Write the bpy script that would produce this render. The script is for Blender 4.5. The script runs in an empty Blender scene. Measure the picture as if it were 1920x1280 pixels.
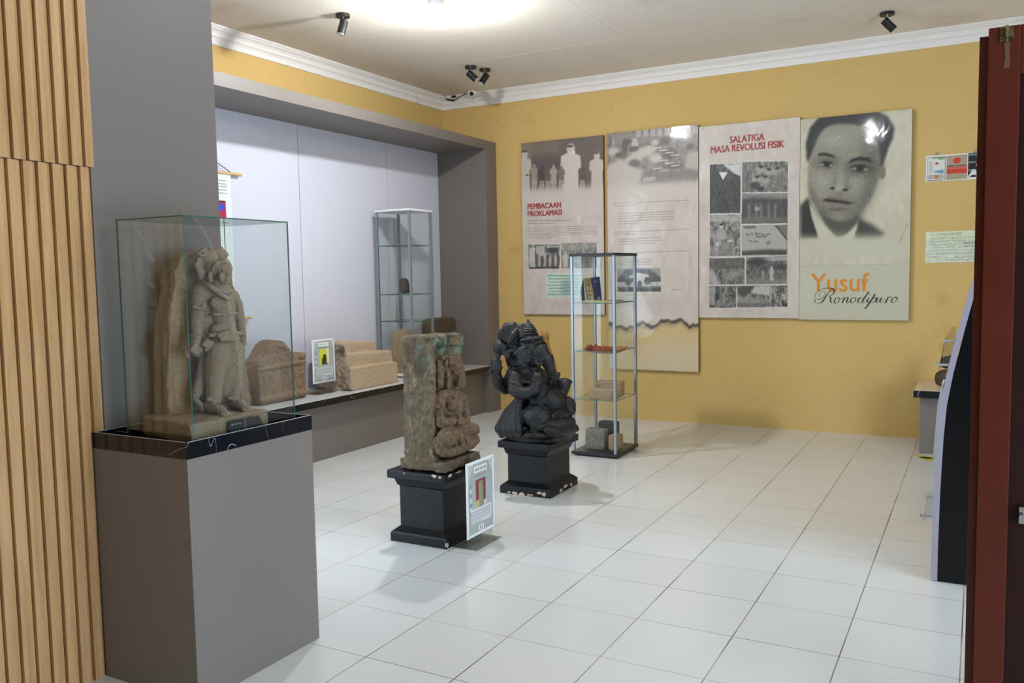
import bpy, bmesh, math, random
import numpy as np
from mathutils import Vector, Matrix

S = bpy.context.scene
COL = S.collection
PI = math.pi

# ------------------------------------------------------------------ camera
CF, CYAW, CPITCH, CROLL, CH = 1597.83, 0.5025, 0.078, -0.0181, 1.4489
def _basis():
    cy, sy, cp, sp = math.cos(CYAW), math.sin(CYAW), math.cos(CPITCH), math.sin(CPITCH)
    fwd = np.array([-sy*cp, cy*cp, -sp]); right = np.array([cy, sy, 0.0]); up = np.cross(right, fwd)
    cr, sr = math.cos(CROLL), math.sin(CROLL)
    return cr*right+sr*up, -sr*right+cr*up, fwd
CR, CU, CW = _basis()
CC = np.array([0, 0, CH])
cam = bpy.data.cameras.new('camera')
cam.sensor_width = 36; cam.lens = CF/1920*36; cam.clip_start = 0.05
camo = bpy.data.objects.new('camera', cam); COL.objects.link(camo)
camo.matrix_world = Matrix(((CR[0], CU[0], -CW[0], 0), (CR[1], CU[1], -CW[1], 0), (CR[2], CU[2], -CW[2], CH), (0, 0, 0, 1)))
S.camera = camo
# survey helpers: a direction seen from the eye point, cut by a real plane of the room
def ray(x, y): return (x-960)/CF*CR-(y-640)/CF*CU+CW
def onx(x, y, X): d = ray(x, y); return CC+X/d[0]*d
def ony(x, y, Y): d = ray(x, y); return CC+Y/d[1]*d
def onz(x, y, Z): d = ray(x, y); return CC+(Z-CH)/d[2]*d
def ond(x, y, D): return CC+ray(x, y)*D

# ------------------------------------------------------------------ light and exposure
S.view_settings.view_transform = 'Standard'; S.view_settings.look = 'None'
S.view_settings.gamma = 1; S.view_settings.use_curve_mapping = False
S.view_settings.exposure = 0.0
LAMP1, LAMP2, DAY = 1750.0, 480.0, 9.5
w = bpy.data.worlds.new('sky'); S.world = w; w.use_nodes = True
bg = w.node_tree.nodes['Background']
bg.inputs[0].default_value = (0.64, 0.81, 1.0, 1); bg.inputs[1].default_value = DAY
# daylight comes in through the open shopfront on the right of the entrance; the portal only guides sampling
pl = bpy.data.lights.new('daylight_opening', 'AREA'); pl.shape = 'RECTANGLE'; pl.size = 2.5; pl.size_y = 4.2; pl.cycles.is_portal = True
plo = bpy.data.objects.new('daylight_opening', pl); COL.objects.link(plo); plo.location = (3.19, 1.6, 1.35); plo.rotation_euler = (0, PI/2, 0)
try:
    S.cycles.max_bounces = 10; S.cycles.transparent_max_bounces = 24; S.cycles.use_denoising = True
    S.cycles.sample_clamp_indirect = 6; S.cycles.caustics_reflective = False; S.cycles.caustics_refractive = False
except Exception: pass

# ------------------------------------------------------------------ materials
def s2l(c): return tuple(((v/255)/12.92 if v/255 <= .04045 else ((v/255+.055)/1.055)**2.4) for v in c)
def mat(name, rgb, rough=.6, spec=.5, metal=0, noise=None, bump=None, coat=0, rgb2=None, emit=None):
    """noise=(scale, strength): colour variation towards rgb2; bump=(scale, distance)"""
    m = bpy.data.materials.new(name); m.use_nodes = True; nt = m.node_tree; b = nt.nodes['Principled BSDF']
    c = s2l(rgb)+(1,)
    b.inputs['Base Color'].default_value = c; b.inputs['Roughness'].default_value = rough
    b.inputs['Specular IOR Level'].default_value = spec; b.inputs['Metallic'].default_value = metal
    b.inputs['Coat Weight'].default_value = coat; b.inputs['Coat Roughness'].default_value = .08
    tc = nt.nodes.new('ShaderNodeTexCoord')
    if noise:
        n = nt.nodes.new('ShaderNodeTexNoise'); n.inputs['Scale'].default_value = noise[0]; n.inputs['Detail'].default_value = 6
        n.inputs['Roughness'].default_value = .65
        nt.links.new(tc.outputs['Object'], n.inputs['Vector'])
        r = nt.nodes.new('ShaderNodeValToRGB'); r.color_ramp.elements[0].position = .5-noise[1]/2; r.color_ramp.elements[1].position = .5+noise[1]/2
        r.color_ramp.elements[0].color = s2l(rgb2 or rgb)+(1,); r.color_ramp.elements[1].color = c
        nt.links.new(n.outputs['Fac'], r.inputs['Fac']); nt.links.new(r.outputs['Color'], b.inputs['Base Color'])
    if bump:
        n = nt.nodes.new('ShaderNodeTexNoise'); n.inputs['Scale'].default_value = bump[0]; n.inputs['Detail'].default_value = 5
        nt.links.new(tc.outputs['Object'], n.inputs['Vector'])
        bp = nt.nodes.new('ShaderNodeBump'); bp.inputs['Distance'].default_value = bump[1]; bp.inputs['Strength'].default_value = 1
        nt.links.new(n.outputs['Fac'], bp.inputs['Height']); nt.links.new(bp.outputs['Normal'], b.inputs['Normal'])
    if emit:
        b.inputs['Emission Color'].default_value = emit[0]+(1,); b.inputs['Emission Strength'].default_value = emit[1]
    return m

def layer(m, rgb, scale, lo, hi, amount=1, axis=(1, 1, 1), w=0.0, zone=()):
    """adds a patchy second colour over a material"""
    nt = m.node_tree; b = nt.nodes['Principled BSDF']
    tc = nt.nodes.new('ShaderNodeTexCoord'); mp = nt.nodes.new('ShaderNodeMapping'); mp.inputs['Scale'].default_value = axis
    mp.inputs['Location'].default_value = (w, w*.7, w*1.3)
    nt.links.new(tc.outputs['Object'], mp.inputs['Vector'])
    n = nt.nodes.new('ShaderNodeTexNoise'); n.inputs['Scale'].default_value = scale; n.inputs['Detail'].default_value = 8; n.inputs['Roughness'].default_value = .6
    nt.links.new(mp.outputs['Vector'], n.inputs['Vector'])
    mr = nt.nodes.new('ShaderNodeMapRange'); mr.inputs['From Min'].default_value = lo; mr.inputs['From Max'].default_value = hi; mr.inputs['To Max'].default_value = amount
    nt.links.new(n.outputs['Fac'], mr.inputs['Value'])
    fac = mr.outputs['Result']
    for ax, z0, z1 in zone:      # a stain kept to one part of the object: fades in from z0 to z1
        g = nt.nodes.new('ShaderNodeNewGeometry'); sp = nt.nodes.new('ShaderNodeSeparateXYZ'); nt.links.new(g.outputs['Position'], sp.inputs[0])
        zr = nt.nodes.new('ShaderNodeMapRange'); zr.inputs['From Min'].default_value = z0; zr.inputs['From Max'].default_value = z1; nt.links.new(sp.outputs[ax], zr.inputs['Value'])
        mu = nt.nodes.new('ShaderNodeMath'); mu.operation = 'MULTIPLY'; nt.links.new(fac, mu.inputs[0]); nt.links.new(zr.outputs[0], mu.inputs[1]); fac = mu.outputs[0]
    mx = nt.nodes.new('ShaderNodeMix'); mx.data_type = 'RGBA'
    src = b.inputs['Base Color'].links[0].from_socket if b.inputs['Base Color'].links else None
    if src: nt.links.new(src, mx.inputs['A'])
    else: mx.inputs['A'].default_value = b.inputs['Base Color'].default_value
    mx.inputs['B'].default_value = s2l(rgb)+(1,)
    nt.links.new(fac, mx.inputs['Factor']); nt.links.new(mx.outputs['Result'], b.inputs['Base Color'])
    return m

def glass_mat(name, tint=(.93, .97, .955), refl=1.0):
    m = bpy.data.materials.new(name); m.use_nodes = True; nt = m.node_tree; nt.nodes.clear()
    o = nt.nodes.new('ShaderNodeOutputMaterial'); t = nt.nodes.new('ShaderNodeBsdfTransparent'); t.inputs[0].default_value = tint+(1,)
    g = nt.nodes.new('ShaderNodeBsdfGlossy'); g.inputs['Roughness'].default_value = .01
    lw = nt.nodes.new('ShaderNodeLayerWeight'); lw.inputs[0].default_value = .5
    pw = nt.nodes.new('ShaderNodeMath'); pw.operation = 'POWER'; pw.inputs[1].default_value = 5; nt.links.new(lw.outputs['Facing'], pw.inputs[0])
    f = nt.nodes.new('ShaderNodeMath'); f.operation = 'MULTIPLY_ADD'; f.inputs[1].default_value = .9; f.inputs[2].default_value = .04; nt.links.new(pw.outputs[0], f.inputs[0])
    mu = nt.nodes.new('ShaderNodeMath'); mu.operation = 'MULTIPLY'; mu.inputs[1].default_value = refl
    x = nt.nodes.new('ShaderNodeMixShader')
    nt.links.new(f.outputs[0], mu.inputs[0]); nt.links.new(mu.outputs[0], x.inputs[0]); nt.links.new(t.outputs[0], x.inputs[1]); nt.links.new(g.outputs[0], x.inputs[2])
    nt.links.new(x.outputs[0], o.inputs[0]); return m

def marble_mat(name, base, vein, scale=3.0, width=.012, rough=.12):
    m = mat(name, base, rough); nt = m.node_tree; b = nt.nodes['Principled BSDF']
    tc = nt.nodes.new('ShaderNodeTexCoord'); n = nt.nodes.new('ShaderNodeTexNoise'); n.inputs['Scale'].default_value = scale; n.inputs['Detail'].default_value = 2
    n.inputs['Distortion'].default_value = .6
    mp = nt.nodes.new('ShaderNodeMapping'); mp.inputs['Rotation'].default_value = (.6, .5, .4); mp.inputs['Scale'].default_value = (1, 2.4, 1)
    nt.links.new(tc.outputs['Object'], mp.inputs['Vector']); nt.links.new(mp.outputs['Vector'], n.inputs['Vector'])
    a = nt.nodes.new('ShaderNodeMath'); a.operation = 'SUBTRACT'; a.inputs[1].default_value = .5
    ab = nt.nodes.new('ShaderNodeMath'); ab.operation = 'ABSOLUTE'
    mr = nt.nodes.new('ShaderNodeMapRange'); mr.inputs['From Min'].default_value = width; mr.inputs['From Max'].default_value = 0; mr.inputs['To Max'].default_value = .8
    n2 = nt.nodes.new('ShaderNodeTexNoise'); n2.inputs['Scale'].default_value = 7; nt.links.new(tc.outputs['Object'], n2.inputs['Vector'])
    m2 = nt.nodes.new('ShaderNodeMapRange'); m2.inputs['From Min'].default_value = .48; m2.inputs['From Max'].default_value = .6
    mu = nt.nodes.new('ShaderNodeMath'); mu.operation = 'MULTIPLY'
    mx = nt.nodes.new('ShaderNodeMix'); mx.data_type = 'RGBA'; mx.inputs['A'].default_value = s2l(base)+(1,); mx.inputs['B'].default_value = s2l(vein)+(1,)
    L = nt.links.new
    L(n.outputs['Fac'], a.inputs[0]); L(a.outputs[0], ab.inputs[0]); L(ab.outputs[0], mr.inputs['Value']); L(n2.outputs['Fac'], m2.inputs['Value'])
    L(mr.outputs[0], mu.inputs[0]); L(m2.outputs[0], mu.inputs[1]); L(mu.outputs[0], mx.inputs['Factor']); L(mx.outputs['Result'], b.inputs['Base Color'])
    return m

def tile_mat():
    m = mat('white_floor_tiles', (226, 226, 222), .13, .5); nt = m.node_tree; b = nt.nodes['Principled BSDF']; L = nt.links.new
    g = nt.nodes.new('ShaderNodeNewGeometry'); sp = nt.nodes.new('ShaderNodeSeparateXYZ'); L(g.outputs['Position'], sp.inputs[0])
    outs, cells = [], []
    for ax, off in (('X', -.433), ('Y', 3.2911)):
        s = nt.nodes.new('ShaderNodeMath'); s.operation = 'SUBTRACT'; L(sp.outputs[ax], s.inputs[0]); s.inputs[1].default_value = off-40
        d = nt.nodes.new('ShaderNodeMath'); d.operation = 'DIVIDE'; L(s.outputs[0], d.inputs[0]); d.inputs[1].default_value = .4
        fr = nt.nodes.new('ShaderNodeMath'); fr.operation = 'FRACT'; L(d.outputs[0], fr.inputs[0])
        pp = nt.nodes.new('ShaderNodeMath'); pp.operation = 'PINGPONG'; L(d.outputs[0], pp.inputs[0]); pp.inputs[1].default_value = .5
        lt = nt.nodes.new('ShaderNodeMapRange'); L(pp.outputs[0], lt.inputs['Value'])
        wd = .0052 if ax == 'X' else .0034
        lt.inputs['From Min'].default_value = wd; lt.inputs['From Max'].default_value = wd+.0015; lt.inputs['To Min'].default_value = 1; lt.inputs['To Max'].default_value = 0
        fl = nt.nodes.new('ShaderNodeMath'); fl.operation = 'FLOOR'; L(d.outputs[0], fl.inputs[0])
        outs.append(lt.outputs[0]); cells.append(fl.outputs[0])
    mxm = nt.nodes.new('ShaderNodeMath'); mxm.operation = 'MAXIMUM'; L(outs[0], mxm.inputs[0]); L(outs[1], mxm.inputs[1])
    cb = nt.nodes.new('ShaderNodeCombineXYZ'); L(cells[0], cb.inputs[0]); L(cells[1], cb.inputs[1])
    wn = nt.nodes.new('ShaderNodeTexWhiteNoise'); L(cb.outputs[0], wn.inputs['Vector'])
    tr = nt.nodes.new('ShaderNodeValToRGB'); tr.color_ramp.elements[0].color = s2l((210, 210, 206))+(1,); tr.color_ramp.elements[1].color = s2l((214, 215, 213))+(1,)
    L(wn.outputs['Value'], tr.inputs['Fac'])
    n = nt.nodes.new('ShaderNodeTexNoise'); n.inputs['Scale'].default_value = 2.2; L(g.outputs['Position'], n.inputs['Vector'])
    gr = nt.nodes.new('ShaderNodeValToRGB'); gr.color_ramp.elements[0].position = .35; gr.color_ramp.elements[0].color = s2l((84, 62, 50))+(1,)
    gr.color_ramp.elements[1].position = .62; gr.color_ramp.elements[1].color = s2l((158, 142, 132))+(1,); L(n.outputs['Fac'], gr.inputs['Fac'])
    mx = nt.nodes.new('ShaderNodeMix'); mx.data_type = 'RGBA'; L(mxm.outputs[0], mx.inputs['Factor']); L(tr.outputs['Color'], mx.inputs['A']); L(gr.outputs['Color'], mx.inputs['B'])
    L(mx.outputs['Result'], b.inputs['Base Color'])
    rr = nt.nodes.new('ShaderNodeMapRange'); L(mxm.outputs[0], rr.inputs['Value']); rr.inputs['To Min'].default_value = .14; rr.inputs['To Max'].default_value = .8; L(rr.outputs[0], b.inputs['Roughness'])
    n3 = nt.nodes.new('ShaderNodeTexNoise'); n3.inputs['Scale'].default_value = 5; L(g.outputs['Position'], n3.inputs['Vector'])
    bp = nt.nodes.new('ShaderNodeBump'); bp.inputs['Distance'].default_value = .0012; bp.inputs['Strength'].default_value = .6
    L(n3.outputs['Fac'], bp.inputs['Height']); L(bp.outputs[0], b.inputs['Normal'])
    return m

def wood_mat(name, a, c, rough=.45):
    m = mat(name, a, rough, .4); nt = m.node_tree; b = nt.nodes['Principled BSDF']; L = nt.links.new
    tc = nt.nodes.new('ShaderNodeTexCoord'); mp = nt.nodes.new('ShaderNodeMapping'); mp.inputs['Scale'].default_value = (14, 14, .9)
    L(tc.outputs['Object'], mp.inputs['Vector'])
    n = nt.nodes.new('ShaderNodeTexNoise'); n.inputs['Scale'].default_value = 2.4; n.inputs['Detail'].default_value = 7; n.inputs['Distortion'].default_value = .8; L(mp.outputs[0], n.inputs['Vector'])
    r = nt.nodes.new('ShaderNodeValToRGB'); r.color_ramp.elements[0].position = .32; r.color_ramp.elements[0].color = s2l(c)+(1,)
    r.color_ramp.elements[1].position = .66; r.color_ramp.elements[1].color = s2l(a)+(1,); L(n.outputs['Fac'], r.inputs['Fac']); L(r.outputs[0], b.inputs['Base Color'])
    return m

def print_mat(name, rough=.35, coat=.6, wrinkle=.0):
    m = mat(name, (200, 200, 200), rough, .4, coat=coat); nt = m.node_tree; b = nt.nodes['Principled BSDF']
    a = nt.nodes.new('ShaderNodeAttribute'); a.attribute_name = 'print'; nt.links.new(a.outputs['Color'], b.inputs['Base Color'])
    if wrinkle:
        tc = nt.nodes.new('ShaderNodeTexCoord'); n = nt.nodes.new('ShaderNodeTexNoise'); n.inputs['Scale'].default_value = 3.2; n.inputs['Detail'].default_value = 2.5; n.inputs['Distortion'].default_value = .8
        nt.links.new(tc.outputs['Object'], n.inputs['Vector'])
        bp = nt.nodes.new('ShaderNodeBump'); bp.inputs['Distance'].default_value = wrinkle; nt.links.new(n.outputs['Fac'], bp.inputs['Height'])
        nt.links.new(bp.outputs[0], b.inputs['Coat Normal'])
    return m

M = {}
M['yellow'] = layer(layer(mat('yellow_wall_paint', (206, 174, 110), .75, .25, noise=(1.3, .5), rgb2=(200, 166, 101), bump=(60, .0006)), (176, 128, 60), 3.1, .62, .8, .5), (226, 216, 190), 9, .74, .77, .6, w=3)
M['ceil'] = layer(mat('cream_ceiling_paint', (238, 230, 220), .8, .2, noise=(.9, .6), rgb2=(232, 220, 204), bump=(1.6, .01)), (186, 162, 124), 1.7, .6, .8, .4)
M['crown'] = layer(mat('white_crown_plaster', (228, 222, 216), .6, .3), (176, 140, 104), 4.5, .66, .8, .6)
M['greyp'] = mat('warm_grey_laminate', (120, 111, 105), .45, .35, noise=(300, .5), rgb2=(113, 105, 99))
M['niche'] = mat('white_gloss_panel', (206, 205, 216), .16, .5, bump=(1.2, .004))
M['white'] = mat('white_plastic', (225, 225, 225), .4)
M['tile'] = tile_mat()
M['wood'] = wood_mat('light_wood_slats', (194, 153, 106), (174, 131, 85))
M['bmarble'] = marble_mat('black_marble', (9, 10, 15), (170, 170, 178), 2.2, .0035)
M['wmarble'] = marble_mat('white_marble_top', (214, 214, 214), (165, 165, 168), 2.0, .02, .15)
M['cream'] = mat('cream_table_top', (215, 200, 170), .3)
M['glass'] = glass_mat('clear_glass', (.965, .984, .977), 1.35)
M['glass2'] = glass_mat('showcase_glass', (.975, .99, .985), .55)
M['edge'] = mat('green_glass_edge', (44, 92, 84), .2, .5)
M['alu'] = mat('brushed_aluminium', (150, 156, 165), .35, .5, metal=.75)
M['black'] = mat('black_paint', (9, 9, 10), .42, .25, bump=(40, .0015))
M['blackp'] = mat('black_plastic', (14, 14, 15), .4)
M['chip'] = mat('chipped_plaster', (208, 186, 172), .9, noise=(60, .5), rgb2=(190, 150, 130))
M['dark'] = mat('dark_board', (40, 32, 26), .6)
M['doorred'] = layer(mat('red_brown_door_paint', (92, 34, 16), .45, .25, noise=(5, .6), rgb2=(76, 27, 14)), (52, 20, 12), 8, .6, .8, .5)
M['doordark'] = mat('dark_red_door_panel', (44, 16, 10), .5, .2, noise=(5, .6), rgb2=(36, 13, 9))  # darker red brown for the recessed door panel
M['brass'] = layer(mat('tarnished_brass', (120, 104, 62), .45, .5, metal=.6), (50, 42, 28), 60, .45, .6, .8)
M['steel'] = mat('chrome_steel', (190, 190, 192), .2, .5, metal=1)
M['frontwall'] = mat('brown_hall_wall', (96, 78, 62), .8)
M['silver'] = mat('silver_edge_laminate', (158, 152, 162), .35, .4, metal=.15)
M['blackgloss'] = mat('black_laminate', (7, 8, 10), .3, .3)
M['acryl'] = glass_mat('clear_acrylic', (.9, .92, .93), 1.8)

def stone(name, c1, c2, c3, sc=60, bump=.003, rough=.85):
    m = mat(name, c1, rough, .25, noise=(sc, .35), rgb2=c2, bump=(sc*1.3, bump)); return layer(m, c3, 7, .5, .72, .6)
M['st1'] = layer(stone('tan_andesite', (160, 140, 114), (120, 102, 82), (138, 108, 80), 190, .003), (84, 72, 60), 26, .58, .72, .4)
M['st1slab'] = layer(stone('tan_andesite_back', (164, 142, 112), (128, 106, 82), (152, 108, 68), 150, .004), (98, 78, 58), 9, .55, .72, .5, axis=(1, 1, .35))
M['st2'] = layer(layer(layer(layer(stone('mossy_block_stone', (124, 108, 86), (78, 68, 52), (98, 76, 54), 34, .004), (68, 62, 48), 9, .5, .64, .7, axis=(1, 1, .5), w=7), (170, 152, 122), 34, .57, .7, .5, axis=(1, 1, .45)), (104, 134, 116), 9, .48, .56, .8, w=2, zone=(('Z', .98, 1.06), ('X', -2.66, -2.60))), (44, 50, 46), 12, .52, .58, .85, w=5, zone=(('Z', 1.02, 1.07), ('X', -2.64, -2.60)))
M['st2f'] = layer(stone('brown_carved_stone', (122, 101, 79), (84, 66, 50), (94, 68, 50), 50, .003), (172, 152, 124), 36, .6, .7, .55)
M['gan'] = layer(mat('black_painted_statue', (33, 32, 31), .46, .42, noise=(24, .5), rgb2=(18, 18, 18), bump=(120, .003)), (92, 90, 86), 18, .58, .78, .4)
M['gold'] = mat('worn_gold_paint', (176, 122, 34), .5, .5, metal=.2, noise=(60, .4), rgb2=(80, 50, 20), bump=(80, .003))
M['grst'] = stone('grey_relief_stone', (140, 132, 122), (108, 102, 94), (120, 110, 98), 45, .004)
M['brst'] = stone('brown_relief_stone', (142, 116, 94), (104, 82, 64), (122, 98, 78), 45, .004)
M['sand'] = layer(stone('pale_sandstone', (186, 166, 138), (164, 142, 114), (176, 150, 118), 50, .003), (70, 56, 50), 5, .66, .76, .7, w=5)
M['sandside'] = layer(stone('weathered_sandstone_side', (178, 158, 136), (140, 118, 98), (150, 130, 110), 30, .004), (70, 56, 50), 6, .52, .6, .85, w=1)
M['dkst'] = stone('dark_grey_stone', (86, 80, 74), (58, 54, 50), (70, 64, 58), 60, .003)
M['brnst'] = stone('dark_brown_stone', (92, 76, 58), (66, 54, 42), (74, 62, 48), 40, .003)
M['brick'] = stone('old_brick', (176, 148, 118), (146, 118, 90), (156, 120, 88), 50, .003)
M['terra'] = stone('terracotta', (150, 74, 48), (118, 54, 36), (128, 62, 42), 40, .001)

# ------------------------------------------------------------------ object helpers
def tag(o, label=None, cat=None, group=None, kind=None):
    if label: o['label'] = label
    if cat: o['category'] = cat
    if group: o['group'] = group
    if kind: o['kind'] = kind
    return o
def thing(name, label, cat, loc=(0, 0, 0), rz=0, group=None):
    o = bpy.data.objects.new(name, None); COL.objects.link(o); o.empty_display_size = .05
    o.location = loc; o.rotation_euler = (0, 0, rz); return tag(o, label, cat, group)
def link(name, bm, m, parent=None, smooth=False, world=True):
    me = bpy.data.meshes.new(name)
    bmesh.ops.recalc_face_normals(bm, faces=bm.faces[:])
    bm.to_mesh(me); bm.free()
    for mm in (m if isinstance(m, (list, tuple)) else [m]): me.materials.append(mm)
    if smooth:
        for p in me.polygons: p.use_smooth = True
    o = bpy.data.objects.new(name, me); COL.objects.link(o)
    if parent:
        o.parent = parent
        if world:   # geometry was written in world coordinates
            o.matrix_parent_inverse = wmat(parent).inverted()
    return o
def wmat(o):
    m = Matrix.LocRotScale(o.location, o.rotation_euler, o.scale)
    return wmat(o.parent) @ o.matrix_parent_inverse @ m if o.parent else m
def rebase(o, pt):
    """moves a top-level mesh's origin to a point without moving the mesh"""
    o.data.transform(Matrix.Translation(-Vector(pt))); o.location = Vector(pt); return o
def box(bm, a, b, bev=0, mi=0):
    a, b = [min(p, q) for p, q in zip(a, b)], [max(p, q) for p, q in zip(a, b)]
    r = bmesh.ops.create_cube(bm, size=1, matrix=Matrix.Translation([(p+q)/2 for p, q in zip(a, b)]) @ Matrix.Diagonal([q-p for p, q in zip(a, b)]+[1]))
    vs = r['verts']; fs = list({f for v in vs for f in v.link_faces})
    for f in fs: f.material_index = mi
    if bev:
        es = list({e for v in vs for e in v.link_edges})
        bmesh.ops.bevel(bm, geom=es, offset=bev, segments=2, affect='EDGES', profile=.7)
    return vs
def prism(bm, pts, vec, mi=0):
    """closed polygon (3D points) pushed along vec"""
    v0 = [bm.verts.new(p) for p in pts]; v1 = [bm.verts.new(Vector(p)+Vector(vec)) for p in pts]
    n = len(pts); fs = [bm.faces.new(v0), bm.faces.new(v1[::-1])]
    for i in range(n): fs.append(bm.faces.new((v0[i], v0[(i+1) % n], v1[(i+1) % n], v1[i])))
    for f in fs: f.material_index = mi
    return fs
def tube(bm, pts, r, seg=10, caps=True):
    pts = [Vector(p) for p in pts]; rs = r if isinstance(r, (list, tuple)) else [r]*len(pts); rings = []
    for i, p in enumerate(pts):
        d = (pts[min(i+1, len(pts)-1)]-pts[max(i-1, 0)]).normalized()
        u = d.cross(Vector((0, 0, 1)) if abs(d.z) < .9 else Vector((1, 0, 0))).normalized(); v = d.cross(u)
        rings.append([bm.verts.new(p+(u*math.cos(2*PI*k/seg)+v*math.sin(2*PI*k/seg))*rs[i]) for k in range(seg)])
    for a, b in zip(rings, rings[1:]):
        for k in range(seg): bm.faces.new((a[k], a[(k+1) % seg], b[(k+1) % seg], b[k]))
    if caps: bm.faces.new(rings[0][::-1]); bm.faces.new(rings[-1])
def ball(bm, c, r, rot=None, sub=2):
    r = (r, r, r) if isinstance(r, (int, float)) else r
    mt = Matrix.Translation(Vector(c)) @ ((rot.to_4x4()) if rot else Matrix.Identity(4)) @ Matrix.Diagonal((*r, 1))
    bmesh.ops.create_icosphere(bm, subdivisions=sub, radius=1, matrix=mt)
def limb(bm, pts, rs):
    for p, r in zip(pts, rs): ball(bm, p, r)
    for (p, r), (q, s) in zip(zip(pts, rs), zip(pts[1:], rs[1:])):
        if (Vector(q)-Vector(p)).length > 1e-4: tube(bm, [p, q], [r*.98, s*.98], 14)
_tex = {}
def clouds(size):
    if size not in _tex:
        t = bpy.data.textures.new('stone_roughness', 'CLOUDS'); t.noise_scale = size; t.noise_depth = 3; _tex[size] = t
    return _tex[size]
def carve(o, voxel, smooth=2, disp=.003, size=.03, disp2=None, size2=.12):
    """welds the overlapping masses into one continuous carved surface with a rough skin"""
    m = o.modifiers.new('weld', 'REMESH'); m.mode = 'VOXEL'; m.voxel_size = voxel; m.use_smooth_shade = True
    if smooth: s = o.modifiers.new('soft', 'SMOOTH'); s.factor = .5; s.iterations = smooth
    for dd, sz in ((disp, size), (disp2, size2)):
        if dd:
            d = o.modifiers.new('rough', 'DISPLACE'); d.texture = clouds(sz); d.strength = dd; d.mid_level = .5; d.texture_coords = 'LOCAL'
    return o

def text(body, m, parent, org, xd, w, h, name='lettering', off=0, up=(0, 0, 1), bold=0.0, thick=0):
    """flat lettering scaled to fill a box: org = lower-left corner, xd = reading direction"""
    c = bpy.data.curves.new(name, 'FONT'); c.body = body; c.size = 1; c.offset = bold; c.resolution_u = 3; c.space_line = .82
    t = bpy.data.objects.new('tmp', c); COL.objects.link(t)
    me = bpy.data.meshes.new_from_object(t.evaluated_get(bpy.context.evaluated_depsgraph_get()))
    bpy.data.objects.remove(t)
    n = len(me.vertices); co = np.empty(n*3); me.vertices.foreach_get('co', co); co = co.reshape(-1, 3)
    lo, hi = co.min(0), co.max(0); xd = np.array(Vector(xd).normalized()); up = np.array(Vector(up).normalized())
    u = (co[:, 0]-lo[0])/(hi[0]-lo[0])*w; v = (co[:, 1]-lo[1])/(hi[1]-lo[1])*h
    nrm = np.cross(xd, up)
    W = np.array(org)+u[:, None]*xd+v[:, None]*up+nrm*off
    me.vertices.foreach_set('co', W.ravel()); me.materials.clear(); me.materials.append(m); me.name = name
    if thick:
        b2 = bmesh.new(); b2.from_mesh(me); g0 = b2.verts[:]+b2.edges[:]+b2.faces[:]
        for k, (p, q) in enumerate(((1, 0), (-1, 0), (0, 1), (0, -1))):
            r = bmesh.ops.duplicate(b2, geom=g0); bmesh.ops.translate(b2, verts=[v for v in r['geom'] if isinstance(v, bmesh.types.BMVert)], vec=Vector(xd*p*thick+up*q*thick*.5+nrm*.00005*(k+1)))
        b2.to_mesh(me); b2.free()
    o = bpy.data.objects.new(name, me); COL.objects.link(o)
    if parent: o.parent = parent; o.matrix_parent_inverse = wmat(parent).inverted()
    return o

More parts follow.
